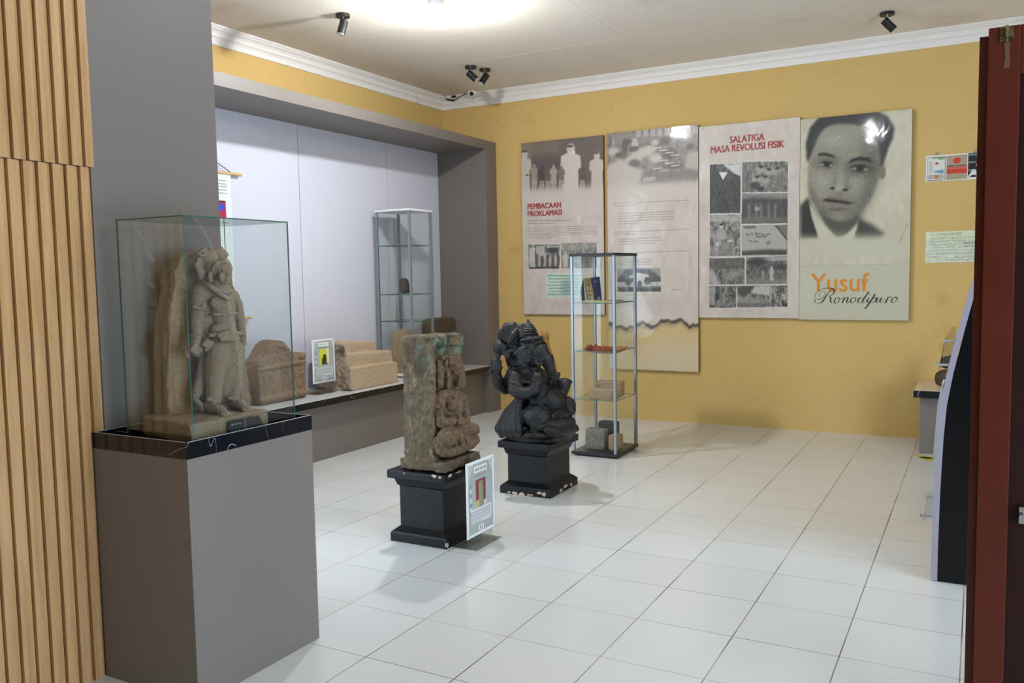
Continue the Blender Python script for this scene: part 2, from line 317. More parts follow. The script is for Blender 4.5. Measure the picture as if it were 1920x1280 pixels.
# ------------------------------------------------------------------ printed artwork (colour grids on flat sheets)
class Art:
    def __init__(s, w, h, cell, base, seed=0, mott=6):
        s.nx, s.ny = max(2, int(round(w/cell))), max(2, int(round(h/cell))); s.w, s.h = w, h
        s.rng = np.random.default_rng(seed)
        s.X, s.Y = np.meshgrid((np.arange(s.nx+1))/s.nx, (np.arange(s.ny+1))/s.ny)   # u right, v DOWN
        s.a = np.ones((s.ny+1, s.nx+1, 3))*np.array(base, float)
        if mott: s.a += s.noise(24)[..., None]*mott+s.noise(7)[..., None]*mott
    def noise(s, n):
        g = s.rng.normal(size=(n+2, n+2)); x = s.X*n; y = s.Y*n; i = np.clip(x.astype(int), 0, n); j = np.clip(y.astype(int), 0, n)
        fx, fy = x-i, y-j; fx = fx*fx*(3-2*fx); fy = fy*fy*(3-2*fy)
        return (g[j, i]*(1-fx)+g[j, i+1]*fx)*(1-fy)+(g[j+1, i]*(1-fx)+g[j+1, i+1]*fx)*fy
    def frame(s, tl, tr, br, bl):
        """drawing coordinates: a quadrilateral of the sheet, solved as a homography"""
        A = []; B = []
        for (x, y), (u, v) in zip((tl, tr, br, bl), ((0, 0), (1, 0), (1, 1), (0, 1))):
            A += [[x, y, 1, 0, 0, 0, -u*x, -u*y], [0, 0, 0, x, y, 1, -v*x, -v*y]]; B += [u, v]
        s.H = np.append(np.linalg.solve(np.array(A, float), np.array(B, float)), 1).reshape(3, 3); return s
    def q(s, p):
        v = s.H @ np.array([p[0], p[1], 1.0]); return v[:2]/v[2]
    def mask(s, pts):
        P = [s.q(p) for p in pts]; m = np.zeros(s.X.shape, bool)
        for (x0, y0), (x1, y1) in zip(P, P[1:]+P[:1]):
            c = ((y0 > s.Y) != (y1 > s.Y))
            with np.errstate(divide='ignore', invalid='ignore'): xi = (x1-x0)*(s.Y-y0)/(y1-y0+1e-12)+x0
            m ^= c & (s.X < xi)
        return m.astype(float)
    def blur(s, m, k):
        for _ in range(2):
            for ax in (0, 1):
                p = np.pad(m, [(k, k) if i == ax else (0, 0) for i in range(2)], mode='edge'); c = np.cumsum(p, ax)
                c = np.insert(c, 0, 0, ax)
                m = (np.take(c, range(2*k+1, c.shape[ax]), ax)-np.take(c, range(0, c.shape[ax]-2*k-1), ax))/(2*k+1)
        return m
    clip = None
    def put(s, m, col, al=1):
        if s.clip is not None: m = m*s.clip
        s.a = s.a*(1-(m*al)[..., None])+(m*al)[..., None]*np.array(col, float)
    def poly(s, pts, col, al=1, soft=0):
        m = s.mask(pts); s.put(s.blur(m, soft) if soft else m, col, al)
    def ell(s, c, rx, ry, col, al=1, soft=.15, ang=0):
        u, v = s.q(c); r1 = abs(s.q((c[0]+rx, c[1]))[0]-u); r2 = abs(s.q((c[0], c[1]+ry))[1]-v)
        dx, dy = (s.X-u)*s.w, (s.Y-v)*s.h; ca, sa = math.cos(ang), math.sin(ang)
        d = np.sqrt(((dx*ca+dy*sa)/(r1*s.w))**2+((-dx*sa+dy*ca)/(r2*s.h))**2)
        s.put(np.clip((1+soft-d)/(2*soft), 0, 1), col, al)
    def rect(s, x0, y0, x1, y1, col, al=1): s.poly([(x0, y0), (x1, y0), (x1, y1), (x0, y1)], col, al)
    def stroke(s, pts, wd, col, al=1):
        P = [s.q(p) for p in pts]; d = np.full(s.X.shape, 9.)
        for (x0, y0), (x1, y1) in zip(P, P[1:]):
            ax, ay, bx, by = x0*s.w, y0*s.h, x1*s.w, y1*s.h; L = (bx-ax)**2+(by-ay)**2+1e-12
            t = np.clip(((s.X*s.w-ax)*(bx-ax)+(s.Y*s.h-ay)*(by-ay))/L, 0, 1)
            d = np.minimum(d, np.hypot(s.X*s.w-ax-t*(bx-ax), s.Y*s.h-ay-t*(by-ay)))
        s.put(np.clip((wd-d)/wd+.4, 0, 1), col, al)
    def lines(s, x0, y0, x1, y1, n, col, al=.6, last=.6, slope=0):
        """n rows of small word-like marks"""
        for i in range(n):
            y = y0+(y1-y0)*i/max(1, n-1); x = x0; xe = x1 if i < n-1 else x0+(x1-x0)*last
            while x < xe:
                l = (x1-x0)*s.rng.uniform(.03, .1); e = min(x+l, xe); a = s.q((x, y+slope*(x-x0))); b = s.q((e, y+slope*(e-x0)))
                j = int(round((a[1]+b[1])/2*s.ny)); i0, i1 = int(a[0]*s.nx), int(b[0]*s.nx)
                for jj, aa in ((j, al), (j+1, al*.55)):
                    if 0 <= jj <= s.ny: s.a[jj, i0:i1+1] = s.a[jj, i0:i1+1]*(1-aa)+np.array(col)*aa
                x = e+(x1-x0)*.015
    def photo(s, x0, y0, x1, y1, dark=60, light=175, seed=1, tint=(1, .98, .93), grain=9):
        """a busy black and white news photograph"""
        m = s.mask([(x0, y0), (x1, y0), (x1, y1), (x0, y1)]); g = s.noise(60)*.55+s.noise(110)*.6+s.noise(28)*.5
        v = dark+(light-dark)*(1/(1+np.exp(-g*1.4)))
        s.put(m, (0, 0, 0)); s.a += (m*v)[..., None]*np.array(tint)
    def build(s, name, org, xd, m, parent, off=0):
        """org = top-left corner; sheet hangs down from it"""
        xd = np.array(Vector(xd).normalized()); up = np.array([0, 0, 1.]); n = np.cross(xd, up)
        P = np.array(org)+s.X[..., None]*s.w*xd-s.Y[..., None]*s.h*up+n*off
        nv = (s.nx+1)*(s.ny+1); idx = np.arange(nv).reshape(s.ny+1, s.nx+1)
        F = np.stack([idx[1:, :-1], idx[1:, 1:], idx[:-1, 1:], idx[:-1, :-1]], -1).reshape(-1, 4)
        me = bpy.data.meshes.new(name); me.vertices.add(nv); me.vertices.foreach_set('co', P.ravel())
        me.loops.add(F.size); me.loops.foreach_set('vertex_index', F.ravel().astype(np.int32))
        me.polygons.add(len(F)); me.polygons.foreach_set('loop_start', np.arange(0, F.size, 4, dtype=np.int32))
        try: me.polygons.foreach_set('loop_total', np.full(len(F), 4, dtype=np.int32))
        except Exception: pass
        me.update(); me.validate()
        c = np.clip(s.a, 0, 255)/255; lin = np.where(c <= .04045, c/12.92, ((c+.055)/1.055)**2.4)
        at = me.color_attributes.new('print', 'FLOAT_COLOR', 'POINT'); at.data.foreach_set('color', np.concatenate([lin, np.ones(lin.shape[:2]+(1,))], -1).astype(np.float32).ravel())
        me.materials.append(m); o = bpy.data.objects.new(name, me); COL.objects.link(o)
        if parent: o.parent = parent; o.matrix_parent_inverse = wmat(parent).inverted()
        return o

# ------------------------------------------------------------------ room shell
YB, XL, ZC = 7.93, -5.17, 3.37
XR = 3.2
def struct(name, bm, m, label=None, **k):
    o = link(name, bm, m, **k); o['kind'] = 'structure'
    if label: o['label'] = label; 
    return o
bm = bmesh.new(); box(bm, (-6.6, -2.5, -.1), (XR+.2, YB+.2, 0)); struct('floor', bm, M['tile'], 'white glossy square floor tiles with brown grout lines')
bm = bmesh.new(); box(bm, (-6.6, -2.5, ZC), (XR+.2, YB+.2, ZC+.1)); struct('ceiling', bm, M['ceil'], 'cream sagging panel ceiling')
bm = bmesh.new(); box(bm, (XL-.1, YB, 0), (XR+.2, YB+.12, ZC)); struct('wall_back', bm, M['yellow'], 'yellow back wall behind the exhibition panels')
bm = bmesh.new(); box(bm, (XL-.12, 2.5, 0), (XL, YB, ZC)); struct('wall_left', bm, M['yellow'], 'yellow left wall above the grey display niche')
bm = bmesh.new(); box(bm, (XR, 3.7, 0), (XR+.12, YB, ZC)); box(bm, (XR, -2.5, 2.6), (XR+.12, 3.7, ZC)); box(bm, (XR, -2.5, 0), (XR+.12, -.5, 2.6)); struct('wall_right', bm, M['yellow'], 'yellow right wall hidden behind the door')
bm = bmesh.new(); box(bm, (-6.6, -2.62, 0), (XR+.2, -2.5, ZC)); struct('wall_front', bm, M['frontwall'], 'wall of the hall behind the camera')
def crown(name, a, b, out, label):
    """moulded cornice running a->b at the ceiling, projecting along out"""
    prof = [(0, 0), (.010, 0), (.013, .012), (.016, .035), (.024, .050), (.032, .056), (.036, .060), (.040, .078), (.050, .092), (.062, .101), (.068, .104), (.074, .112), (.086, .121), (.09, .13), (0, .13)]
    bm = bmesh.new(); o = Vector(out); rings = []
    for p in (a, b): rings.append([bm.verts.new(Vector((p[0], p[1], ZC-.13+z))+o*d) for d, z in prof])
    n = len(prof)
    for k in range(n): bm.faces.new((rings[0][k], rings[0][(k+1) % n], rings[1][(k+1) % n], rings[1][k]))
    bm.faces.new(rings[0]); bm.faces.new(rings[1][::-1]); struct(name, bm, M['crown'], label)
crown('trim_1', (XL, 2.5), (XL, YB), (1, 0, 0), 'white moulded cornice along the left wall')
crown('trim_2', (XL+.0, YB), (XR, YB), (0, -1, 0), 'white moulded cornice along the back wall')
bm = bmesh.new()
for y in (4.3, 5.52, 6.74): box(bm, (XL, y, ZC-.0006), (XR, y+.006, ZC+.01))
box(bm, (-2.6, 2.4, ZC-.0006), (-2.594, YB, ZC+.01)); struct('trim_3', bm, M['ceil'], 'thin raised joints between ceiling panels')

# partition: grey pillar and slatted wood cladding on the left of the entrance
bm = bmesh.new(); box(bm, (-3.3, 1.99, 0), (-2.803, 2.575, ZC)); struct('wall_partition', bm, M['greyp'], 'tall warm grey pillar behind the glass case')
bm = bmesh.new(); box(bm, (-3.3, -2.5, 0), (-2.83, 1.99, ZC)); struct('wall_left_front', bm, M['greyp'], 'wall carrying the wooden slats')
SL = thing('slatted_wall_panel', 'light wood vertical slat cladding at the left edge beside the grey pillar', 'wall panel', (-2.83, 1.99, 0))
def slats(name, z0, z1, shift):
    bm = bmesh.new(); pw = .0517; y = 2.018-shift; pts = [(-2.812, 2.018)] if shift else []
    while y > -.6:
        pts += [(-2.812, y), (-2.811, y-pw*.20), (-2.801, y-pw*.30), (-2.799, y-pw*.92), (-2.829, y-pw*.925)]
        y -= pw
        pts += [(-2.829, y+.0005)]
    pts = [(max(-2.83, x), yy) for x, yy in pts]
    prism(bm, [(-2.83, 2.018, z0)]+[(x, yy, z0) for x, yy in pts]+[(-2.83, y, z0)], (0, 0, z1-z0))
    return link(name, bm, M['wood'], SL)
slats('lower_panel', 0.0, 1.858, .024); slats('upper_panel', 1.861, 3.365, 0)
bm = bmesh.new(); box(bm, (-2.83, -.6, 1.858), (-2.812, 2.01, 1.861)); link('joint', bm, M['dark'], SL)

# ------------------------------------------------------------------ display niche along the left wall
NX, NB, LZ = -4.51, -5.10, .5
NI = thing('display_niche', 'grey framed wall niche with white back panels above the long stone ledge', 'display niche', (NX, 5.3, 0))
bm = bmesh.new()
prism(bm, [(NX, 7.71, .0), (NX, YB, .0), (NX, YB, 2.84), (NX, 2.6, 2.84), (NX, 2.6, 2.75), (NX, 7.71, 2.75)], (-.659, 0, 0))
link('frame', bm, M['greyp'], NI)
ys = [2.6, 4.3, 5.57, 6.80, 7.71]
for a, b in zip(ys, ys[1:]):
    bm = bmesh.new(); box(bm, (NB-.02, a+.003, LZ), (NB, b-.003, 2.75), .002); link('back_panel', bm, M['niche'], NI)
bm = bmesh.new(); box(bm, (NB-.05, 2.6, LZ), (NB-.02, 7.71, 2.75)); link('backing', bm, M['dark'], NI)
LE = thing('display_ledge', 'long low grey plinth with white marble top and black marble edge inside the niche', 'ledge', (NX, 5.1, 0))
bm = bmesh.new(); box(bm, (-5.15, 2.6, 0), (-4.58, 7.708, LZ-.055)); link('base', bm, M['greyp'], LE)
bm = bmesh.new(); box(bm, (-5.15, 2.6, LZ-.054), (NX+.012, 7.708, LZ-.001), .002); link('marble_edge', bm, M['bmarble'], LE)
bm = bmesh.new(); box(bm, (-5.10, 2.6, LZ-.001), (NX+.010, 7.706, LZ+.001)); link('top', bm, M['wmarble'], LE)

# ------------------------------------------------------------------ hanging scroll
SC = thing('hanging_scroll', 'white scroll poster hanging on a wooden rod beside the grey pillar', 'poster', (NB+.02, 4.5, 1.15))
prod = mat('pale_wood_rod', (205, 170, 115), .5)
for yy, zz_ in ((4.89, 2.262), (4.93, 1.15)):
    bm = bmesh.new(); tube(bm, [(NB+.03, 4.12, zz_), (NB+.03, yy, zz_)], .012, 10); link('rod', bm, prod, SC)
ar = Art(.56, 1.1, .005, (212, 218, 218), 3, 1).frame((0, 0), (100, 0), (100, 200), (0, 200))
ar.lines(8, 8, 92, 30, 6, (120, 120, 125), .8); ar.rect(4, 36, 90, 60, (160, 44, 66)); ar.ell((76, 45), 12, 5, (50, 70, 200)); ar.ell((40, 45), 20, 6, (60, 90, 190)); ar.rect(4, 54, 74, 58, (70, 70, 70))
ar.rect(30, 36, 88, 39, (70, 30, 36)); ar.lines(8, 110, 92, 190, 12, (130, 130, 135), .7)
ar.build('sheet', (NB+.03, 4.22, 2.25), (0, 1, 0), print_mat('scroll_print', .5, .1), SC)
bm = bmesh.new(); tube(bm, [(NB+.03, 4.22, 2.27), (NB+.012, 4.5, 2.42), (NB+.03, 4.79, 2.27)], .003, 6); link('cord', bm, M['dark'], SC)

# ------------------------------------------------------------------ foreground plinth, glass case
PX, PY0, PY1 = -2.312, 1.937, 2.545
PL = thing('display_plinth', 'tall grey plinth with black marble rim under the glass case in the left foreground', 'plinth', (-2.55, 2.24, 0))
bm = bmesh.new(); box(bm, (-2.80, PY0, 0), (PX, PY1, .852), .0015); link('body', bm, M['greyp'], PL)
bm = bmesh.new(); box(bm, (-2.80, PY0-.001, .852), (PX+.001, PY1, .878))
for a, b in (((-2.80, PY0-.001), (PX+.001, PY0+.012)), ((-2.80, PY1-.012), (PX+.001, PY1+.001)), ((PX-.012, PY0+.012), (PX+.001, PY1-.012)), ((-2.80, PY0+.012), (-2.788, PY1-.012))):
    box(bm, (a[0], a[1], .878), (b[0], b[1], .909))
link('marble_rim', bm, M['bmarble'], PL)
bm = bmesh.new()
for a, b in (((-2.80, PY0), (PX, PY0+.005)), ((-2.80, PY1-.005), (PX, PY1)), ((PX-.005, PY0), (PX, PY1)), ((-2.80, PY0), (-2.795, PY1))):
    box(bm, (a[0], a[1], .909), (b[0], b[1], .9105))
link('rim_edge', bm, mat('pale_rim_edge', (165, 168, 172), .3), PL)
def pane(name, a, b, parent, m=None, edge=None):
    """thin glass sheet; the narrow faces carry the green edge"""
    bm = bmesh.new(); vs = box(bm, a, b); d = [abs(q-p) for p, q in zip(a, b)]; ax = d.index(min(d))
    bm.normal_update()
    for f in bm.faces: f.material_index = 0 if abs(f.normal[ax]) > .5 else 1
    return link(name, bm, [m or M['glass'], edge or M['edge']], parent)
CX0, CX1, CY0, CY1, CZ0, CZ1 = -2.675, -2.335, 1.985, 2.48, .878, 1.668
GC = thing('glass_case', 'clear glass box case with green edges over the tan standing figure statue', 'glass case', (-2.5, 2.23, CZ0))
t = .004
pane('pane', (CX1-t, CY0+t, CZ0), (CX1, CY1-t, CZ1-.0045), GC); pane('pane', (CX0, CY0+t, CZ0), (CX0+t, CY1-t, CZ1-.0045), GC)
pane('pane', (CX0, CY0, CZ0), (CX1, CY0+t, CZ1-.0045), GC); pane('pane', (CX0, CY1-t, CZ0), (CX1, CY1, CZ1-.0045), GC)
pane('lid', (CX0, CY0, CZ1-.004), (CX1, CY1, CZ1), GC)

# ------------------------------------------------------------------ statue 1: standing figure with back slab
def z2(x, y, X): return onx(270+x*.3125, 440+y*.3125, X)
K = .00061
ST = thing('stone_statue', 'tan stone standing figure with jewelled belt before a tall back slab inside the glass case', 'statue', (-2.52, 2.24, .879))
bm = bmesh.new()
# slab outline in the Y-Z plane (front X=-2.64), notched like a flame edge
near = [z2(x, y, -2.64) for x, y in ((150, 1140), (148, 900), (150, 700), (152, 560), (160, 440), (178, 360), (196, 300), (188, 240), (205, 180), (240, 120), (300, 95), (380, 84), (450, 82))]
pts = [(-2.64, p[1], p[2]) for p in near]
yc = 2.345
far = [(-2.64, 2*yc-p[1]-.01, p[2]) for p in near[:-1]]
prism(bm, pts+far[::-1], (-.035, 0, 0))
pts2 = [(-2.675, yc+(p[1]-yc)*.98, .90+(p[2]-.90)*.985) for p in pts+far[::-1]]
prism(bm, pts2, (-.055, 0, 0))
for a, b in zip(pts, pts[1:]): limb(bm, [(-2.645, a[1]+.008, a[2]-.004), (-2.645, b[1]+.008, b[2]-.004)], [.011, .011])
for i in range(16):   # carved leaf bumps along the near border
    z = .98+i*.034; ball(bm, (-2.637, np.interp(z, [p[2] for p in pts], [p[1] for p in pts])+.035, z), (.006, .012, .015))
carve(link('back_slab', bm, M['st1slab'], ST), .0045, 2, .008, .025, .016, .08)
bm = bmesh.new()
prism(bm, [(-2.372, 2.012, .879), (-2.388, 2.39, .879), (-2.72, 2.42, .879), (-2.72, 2.085, .879)], (0, 0, .074))
carve(link('base', bm, M['st1'], ST), .006, 3, .008, .03, .006, .09)
bm = bmesh.new()
V = Vector
def Z(x, y, X): return tuple(z2(x, y, X))
# pelvis, torso, chest
limb(bm, [Z(490, 650, -2.53), Z(480, 590, -2.535), Z(475, 520, -2.54), Z(468, 440, -2.535), Z(455, 380, -2.54)], [.056, .050, .045, .052, .048])
limb(bm, [Z(340, 345, -2.565), Z(455, 350, -2.545), Z(528, 375, -2.55)], [.031, .044, .027])
ball(bm, Z(455, 570, -2.522), (.028, .042, .03)); ball(bm, Z(445, 405, -2.518), (.020, .036, .030)); ball(bm, Z(497, 405, -2.518), (.020, .030, .030))
limb(bm, [Z(372, 400, -2.575), Z(372, 500, -2.58), Z(380, 600, -2.575), Z(385, 700, -2.565)], [.035, .034, .036, .03]); limb(bm, [Z(548, 420, -2.575), Z(562, 520, -2.575), Z(568, 620, -2.565)], [.03, .028, .026])
# neck and head
limb(bm, [Z(440, 325, -2.535), Z(442, 285, -2.53)], [.028, .026])
ball(bm, Z(455, 215, -2.528), (.042, .040, .050)); ball(bm, Z(478, 245, -2.505), (.030, .030, .036)); ball(bm, Z(482, 275, -2.498), (.018, .018, .016))
ball(bm, Z(400, 165, -2.555), (.040, .048, .046)); ball(bm, Z(430, 120, -2.56), (.045, .050, .030)); ball(bm, Z(380, 220, -2.57), (.03, .035, .04))
limb(bm, [Z(415, 185, -2.505), Z(440, 168, -2.490), Z(475, 160, -2.483), Z(508, 168, -2.492)], [.006, .007, .007, .006])         # diadem
ball(bm, Z(470, 205, -2.515), (.036, .040, .046))
limb(bm, [Z(412, 205, -2.510), Z(422, 190, -2.502), Z(440, 180, -2.494)], [.010, .009, .006]); ball(bm, Z(412, 200, -2.53), (.03, .03, .034))       # hair edge
ball(bm, Z(498, 226, -2.470), (.010, .006, .017)); ball(bm, Z(501, 238, -2.465), (.010, .008, .007)) # nose
ball(bm, Z(478, 206, -2.475), (.008, .014, .004)); ball(bm, Z(512, 207, -2.479), (.008, .011, .004))  # brows
ball(bm, Z(478, 224, -2.473), (.006, .010, .0045)); ball(bm, Z(512, 224, -2.477), (.006, .009, .0045))  # eyes
ball(bm, Z(468, 250, -2.482), (.012, .016, .018)); ball(bm, Z(508, 250, -2.486), (.010, .012, .016))
ball(bm, Z(495, 256, -2.469), (.008, .012, .004)); ball(bm, Z(495, 265, -2.470), (.008, .010, .0045)); ball(bm, Z(495, 283, -2.482), (.010, .012, .009))
limb(bm, [Z(398, 215, -2.525), Z(394, 240, -2.52), Z(398, 275, -2.52)], [.008, .009, .010])           # long ear
rng = random.Random(4)
for x, y, r in ((345, 110, .016), (330, 150, .014), (365, 140, .015), (320, 185, .015), (352, 185, .014), (345, 228, .019), (375, 205, .012), (380, 165, .014), (330, 215, .011), (395, 130, .014), (362, 95, .013), (342, 250, .014), (350, 92, .010)):
    ball(bm, Z(x, y, -2.556+rng.uniform(-.006, .006)), (r*.9, r, r))
limb(bm, [Z(322, 112, -2.548), Z(348, 96, -2.54), Z(372, 104, -2.54), Z(365, 122, -2.54), Z(340, 126, -2.545)], [.006]*5)
# necklace, chest band, sash
limb(bm, [Z(385, 300, -2.508), Z(420, 330, -2.494), Z(470, 362, -2.480), Z(508, 384, -2.475), Z(530, 350, -2.50)], [.007, .008, .009, .009, .006])
limb(bm, [Z(395, 300, -2.50), Z(450, 330, -2.488), Z(505, 352, -2.484)], [.005]*3)
limb(bm, [Z(388, 478, -2.525), Z(420, 476, -2.494), Z(480, 478, -2.484), Z(540, 474, -2.49), Z(558, 468, -2.51)], [.005]*5)
limb(bm, [Z(372, 596, -2.53), Z(400, 603, -2.50), Z(450, 600, -2.482), Z(520, 588, -2.474), Z(580, 592, -2.49), Z(602, 600, -2.51)], [.007, .008, .010, .012, .008, .007])
for k in range(15):
    ball(bm, Z(455+k*8+rng.uniform(-4, 4), 605+rng.uniform(-6, 30), -2.470), (.008, .009, .009))
limb(bm, [Z(380, 640, -2.50), Z(360, 660, -2.50), Z(405, 650, -2.49), Z(372, 690, -2.50)], [.010, .009, .010, .007])
# legs under a draped skirt
limb(bm, [Z(445, 690, -2.52), Z(430, 790, -2.515), Z(420, 900, -2.52), Z(418, 985, -2.52)], [.050, .044, .035, .030])
limb(bm, [Z(545, 690, -2.53), Z(540, 790, -2.525), Z(535, 890, -2.53), Z(536, 975, -2.525)], [.040, .037, .033, .026])
limb(bm, [Z(500, 680, -2.535), Z(490, 800, -2.54), Z(480, 900, -2.55), Z(475, 965, -2.56)], [.052, .046, .042, .034]); limb(bm, [Z(395, 720, -2.56), Z(378, 850, -2.57), Z(370, 960, -2.57)], [.03, .034, .03])
for x0, x1 in ((425, 405), (560, 552)):
    limb(bm, [Z(x0, 690, -2.475), Z((x0+x1)/2, 830, -2.475), Z(x1, 960, -2.488)], [.002]*3)
limb(bm, [Z(385, 985, -2.50), Z(420, 1000, -2.488), Z(450, 992, -2.50)], [.008]*3); limb(bm, [Z(508, 980, -2.505), Z(536, 984, -2.497), Z(562, 978, -2.505)], [.007]*3)
# trailing sash beside the near leg
limb(bm, [Z(365, 700, -2.56), Z(345, 820, -2.565), Z(325, 930, -2.57), Z(305, 985, -2.565)], [.020, .018, .022, .014])
limb(bm, [Z(305, 985, -2.555), Z(335, 1010, -2.55), Z(352, 1040, -2.545), Z(375, 1030, -2.54)], [.009, .011, .012, .009])
# feet with toes
for (ax, ay), (bx, by), X0, X1 in (((410, 1045), (490, 1092), -2.51, -2.425), ((540, 1010), (622, 1062), -2.515, -2.425)):
    a, b = V(Z(ax, ay, X0)), V(Z(bx, by, X1)); b.z = max(b.z, .958); a.z = max(a.z, .975)
    limb(bm, [a+V((-.012, 0, .004)), a.lerp(b, .5)+V((0, 0, .004)), b], [.024, .022, .015])
    d = (b-a); d.z = 0; d.normalize(); n = V((-d.y, d.x, 0))
    for k in range(5):
        o = (k-2)*.0095; limb(bm, [b+n*o, b+n*o+d*(.020-abs(k-1)*.003)+V((0, 0, -.004))], [.0065, .0058])
limb(bm, [Z(420, 985, -2.52), Z(414, 1045, -2.52)], [.021, .02]); limb(bm, [Z(537, 975, -2.52), Z(540, 1012, -2.52)], [.019, .019])
# arms, bands, hands
limb(bm, [Z(335, 345, -2.57), Z(330, 430, -2.575), Z(322, 520, -2.57), Z(318, 605, -2.555)], [.031, .028, .026, .021])
limb(bm, [Z(300, 430, -2.548), Z(330, 442, -2.54), Z(368, 432, -2.555)], [.006, .008, .006]); ball(bm, Z(362, 425, -2.545), (.009, .012, .016))
limb(bm, [Z(285, 604, -2.555), Z(315, 614, -2.53), Z(352, 604, -2.54)], [.006, .007, .006])
limb(bm, [Z(314, 625, -2.548), Z(312, 660, -2.538)], [.020, .021])
for k, (x, y) in enumerate(((285, 690), (300, 706), (316, 710), (332, 700))):
    limb(bm, [Z(300+k*11, 665, -2.526), Z(x, y, -2.522), Z(x+4, y+16, -2.535)], [.0078, .007, .006])
limb(bm, [Z(338, 655, -2.535), Z(348, 680, -2.52), Z(340, 698, -2.515)], [.008, .007, .006])
limb(bm, [Z(250, 700, -2.575), Z(262, 690, -2.56), Z(262, 720, -2.56)], [.012, .014, .012])
limb(bm, [Z(532, 370, -2.56), Z(556, 430, -2.565), Z(575, 510, -2.56), Z(588, 590, -2.545), Z(592, 650, -2.54)], [.027, .024, .021, .017, .015])
ball(bm, Z(562, 412, -2.545), (.012, .014, .018)); ball(bm, Z(566, 445, -2.548), (.011, .012, .012)); limb(bm, [Z(575, 598, -2.525), Z(602, 602, -2.54)], [.007, .006])
carve(link('figure', bm, M['st1'], ST), .0027, 1, .0022, .008, .002, .05)
# name plate leaning on the base
NP = thing('name_plate', 'small black name plate leaning on the base of the tan statue', 'sign', (-2.36, 2.24, .905))
bm = bmesh.new(); prism(bm, [(-2.352, 2.165, .885), (-2.352, 2.335, .885), (-2.362, 2.318, .941), (-2.362, 2.168, .941)], (-.003, 0, 0)); link('plate', bm, mat('dark_plate', (34, 30, 26), .4), NP)
ft = mat('white_ink', (215, 215, 215), .5)
text('Arca Nandiswara', ft, NP, (-2.3518, 2.205, .892), (0, 1, 0), .105, .014, up=(-.01, 0, .056), bold=.03)
bm = bmesh.new(); prism(bm, [(-2.3585, 2.192, .925), (-2.3585, 2.226, .925), (-2.3590, 2.226, .929), (-2.3590, 2.192, .929)], (-.0004, 0, 0)); link('small_print', bm, mat('dim_ink', (120, 124, 120), .5), NP)
bm = bmesh.new(); ball(bm, (-2.3595, 2.183, .926), (.001, .005, .006)); link('emblem', bm, mat('teal_ink', (70, 150, 170), .5), NP)

# ------------------------------------------------------------------ black pedestals
def chip_patch(bm, p, u, v, w, h, seed):
    r = random.Random(seed); c = Vector(p); u = Vector(u); v = Vector(v); n = 9; vs = []
    for k in range(n):
        a = 2*PI*k/n; q = r.uniform(.55, 1.15); vs.append(c+u*(math.cos(a)*w*q)+v*(math.sin(a)*h*q))
    nr = u.cross(v).normalized()*.002
    prism(bm, [x-nr*.5 for x in vs], nr)
def pedestal(x0, y0, w, d, h, label, chips):
    T = thing('black_pedestal', label, 'pedestal', (x0+w/2, y0+d/2, 0), group='black statue pedestals')
    bm = bmesh.new(); i = .045
    def ring(z, o): return [bm.verts.new(p) for p in ((x0+o, y0+o, z), (x0+w-o, y0+o, z), (x0+w-o, y0+d-o, z), (x0+o, y0+d-o, z))]
    lv = [(0, .0), (.045, .0), (.055, .006), (.075, i-.012), (.082, i-.004), (h-.095, i-.004), (h-.085, i-.014), (h-.055, .022), (h-.045, .018)]
    rs = [ring(z, o) for z, o in lv]
    for a, b in zip(rs, rs[1:]):
        for k in range(4): bm.faces.new((a[k], a[(k+1) % 4], b[(k+1) % 4], b[k]))
    bm.faces.new(rs[0][::-1]); bm.faces.new(rs[-1]); link('shaft', bm, M['black'], T)
    bm = bmesh.new(); box(bm, (x0-.008, y0-.008, h-.045), (x0+w+.008, y0+d+.008, h), .006); link('cap', bm, M['black'], T)
    for k, (fx, z, side, cw, ch) in enumerate(chips):
        bm = bmesh.new()
        if side == 'f': p = (x0+fx*w, y0-(.0085 if z > h-.05 else .0005), z); u = (1, 0, 0); v = (0, 0, 1)
        else: p = (x0+w+(.0085 if z > h-.05 else .0005), y0+fx*d, z); u = (0, 1, 0); v = (0, 0, 1)
        chip_patch(bm, p, u, v, cw, ch, k+3); link('paint_chip', bm, M['chip'], T)
    return T
pedestal(-2.822, 3.705, .366, .36, .398, 'black square pedestal with chipped rim under the mossy seated figure stela',
         [(.83, .392, 'f', .022, .010), (.93, .390, 'f', .012, .008), (.3, .388, 'f', .006, .004), (.1, .392, 's', .02, .009), (.35, .393, 's', .04, .007), (.6, .393, 's', .03, .008), (.99, .025, 'f', .005, .016), (.03, .02, 's', .008, .018)])
pedestal(-2.782, 4.86, .372, .43, .352, 'black square pedestal with peeled lower edge under the dark elephant headed statue',
         [(.30, .008, 'f', .028, .013), (.44, .01, 'f', .03, .014), (.18, .01, 'f', .010, .008), (.78, .03, 'f', .02, .010), (.88, .024, 'f', .022, .018), (.6, .009, 'f', .03, .006), (.38, .018, 's', .03, .013), (.55, .03, 's', .03, .012), (.75, .02, 's', .018, .012)])

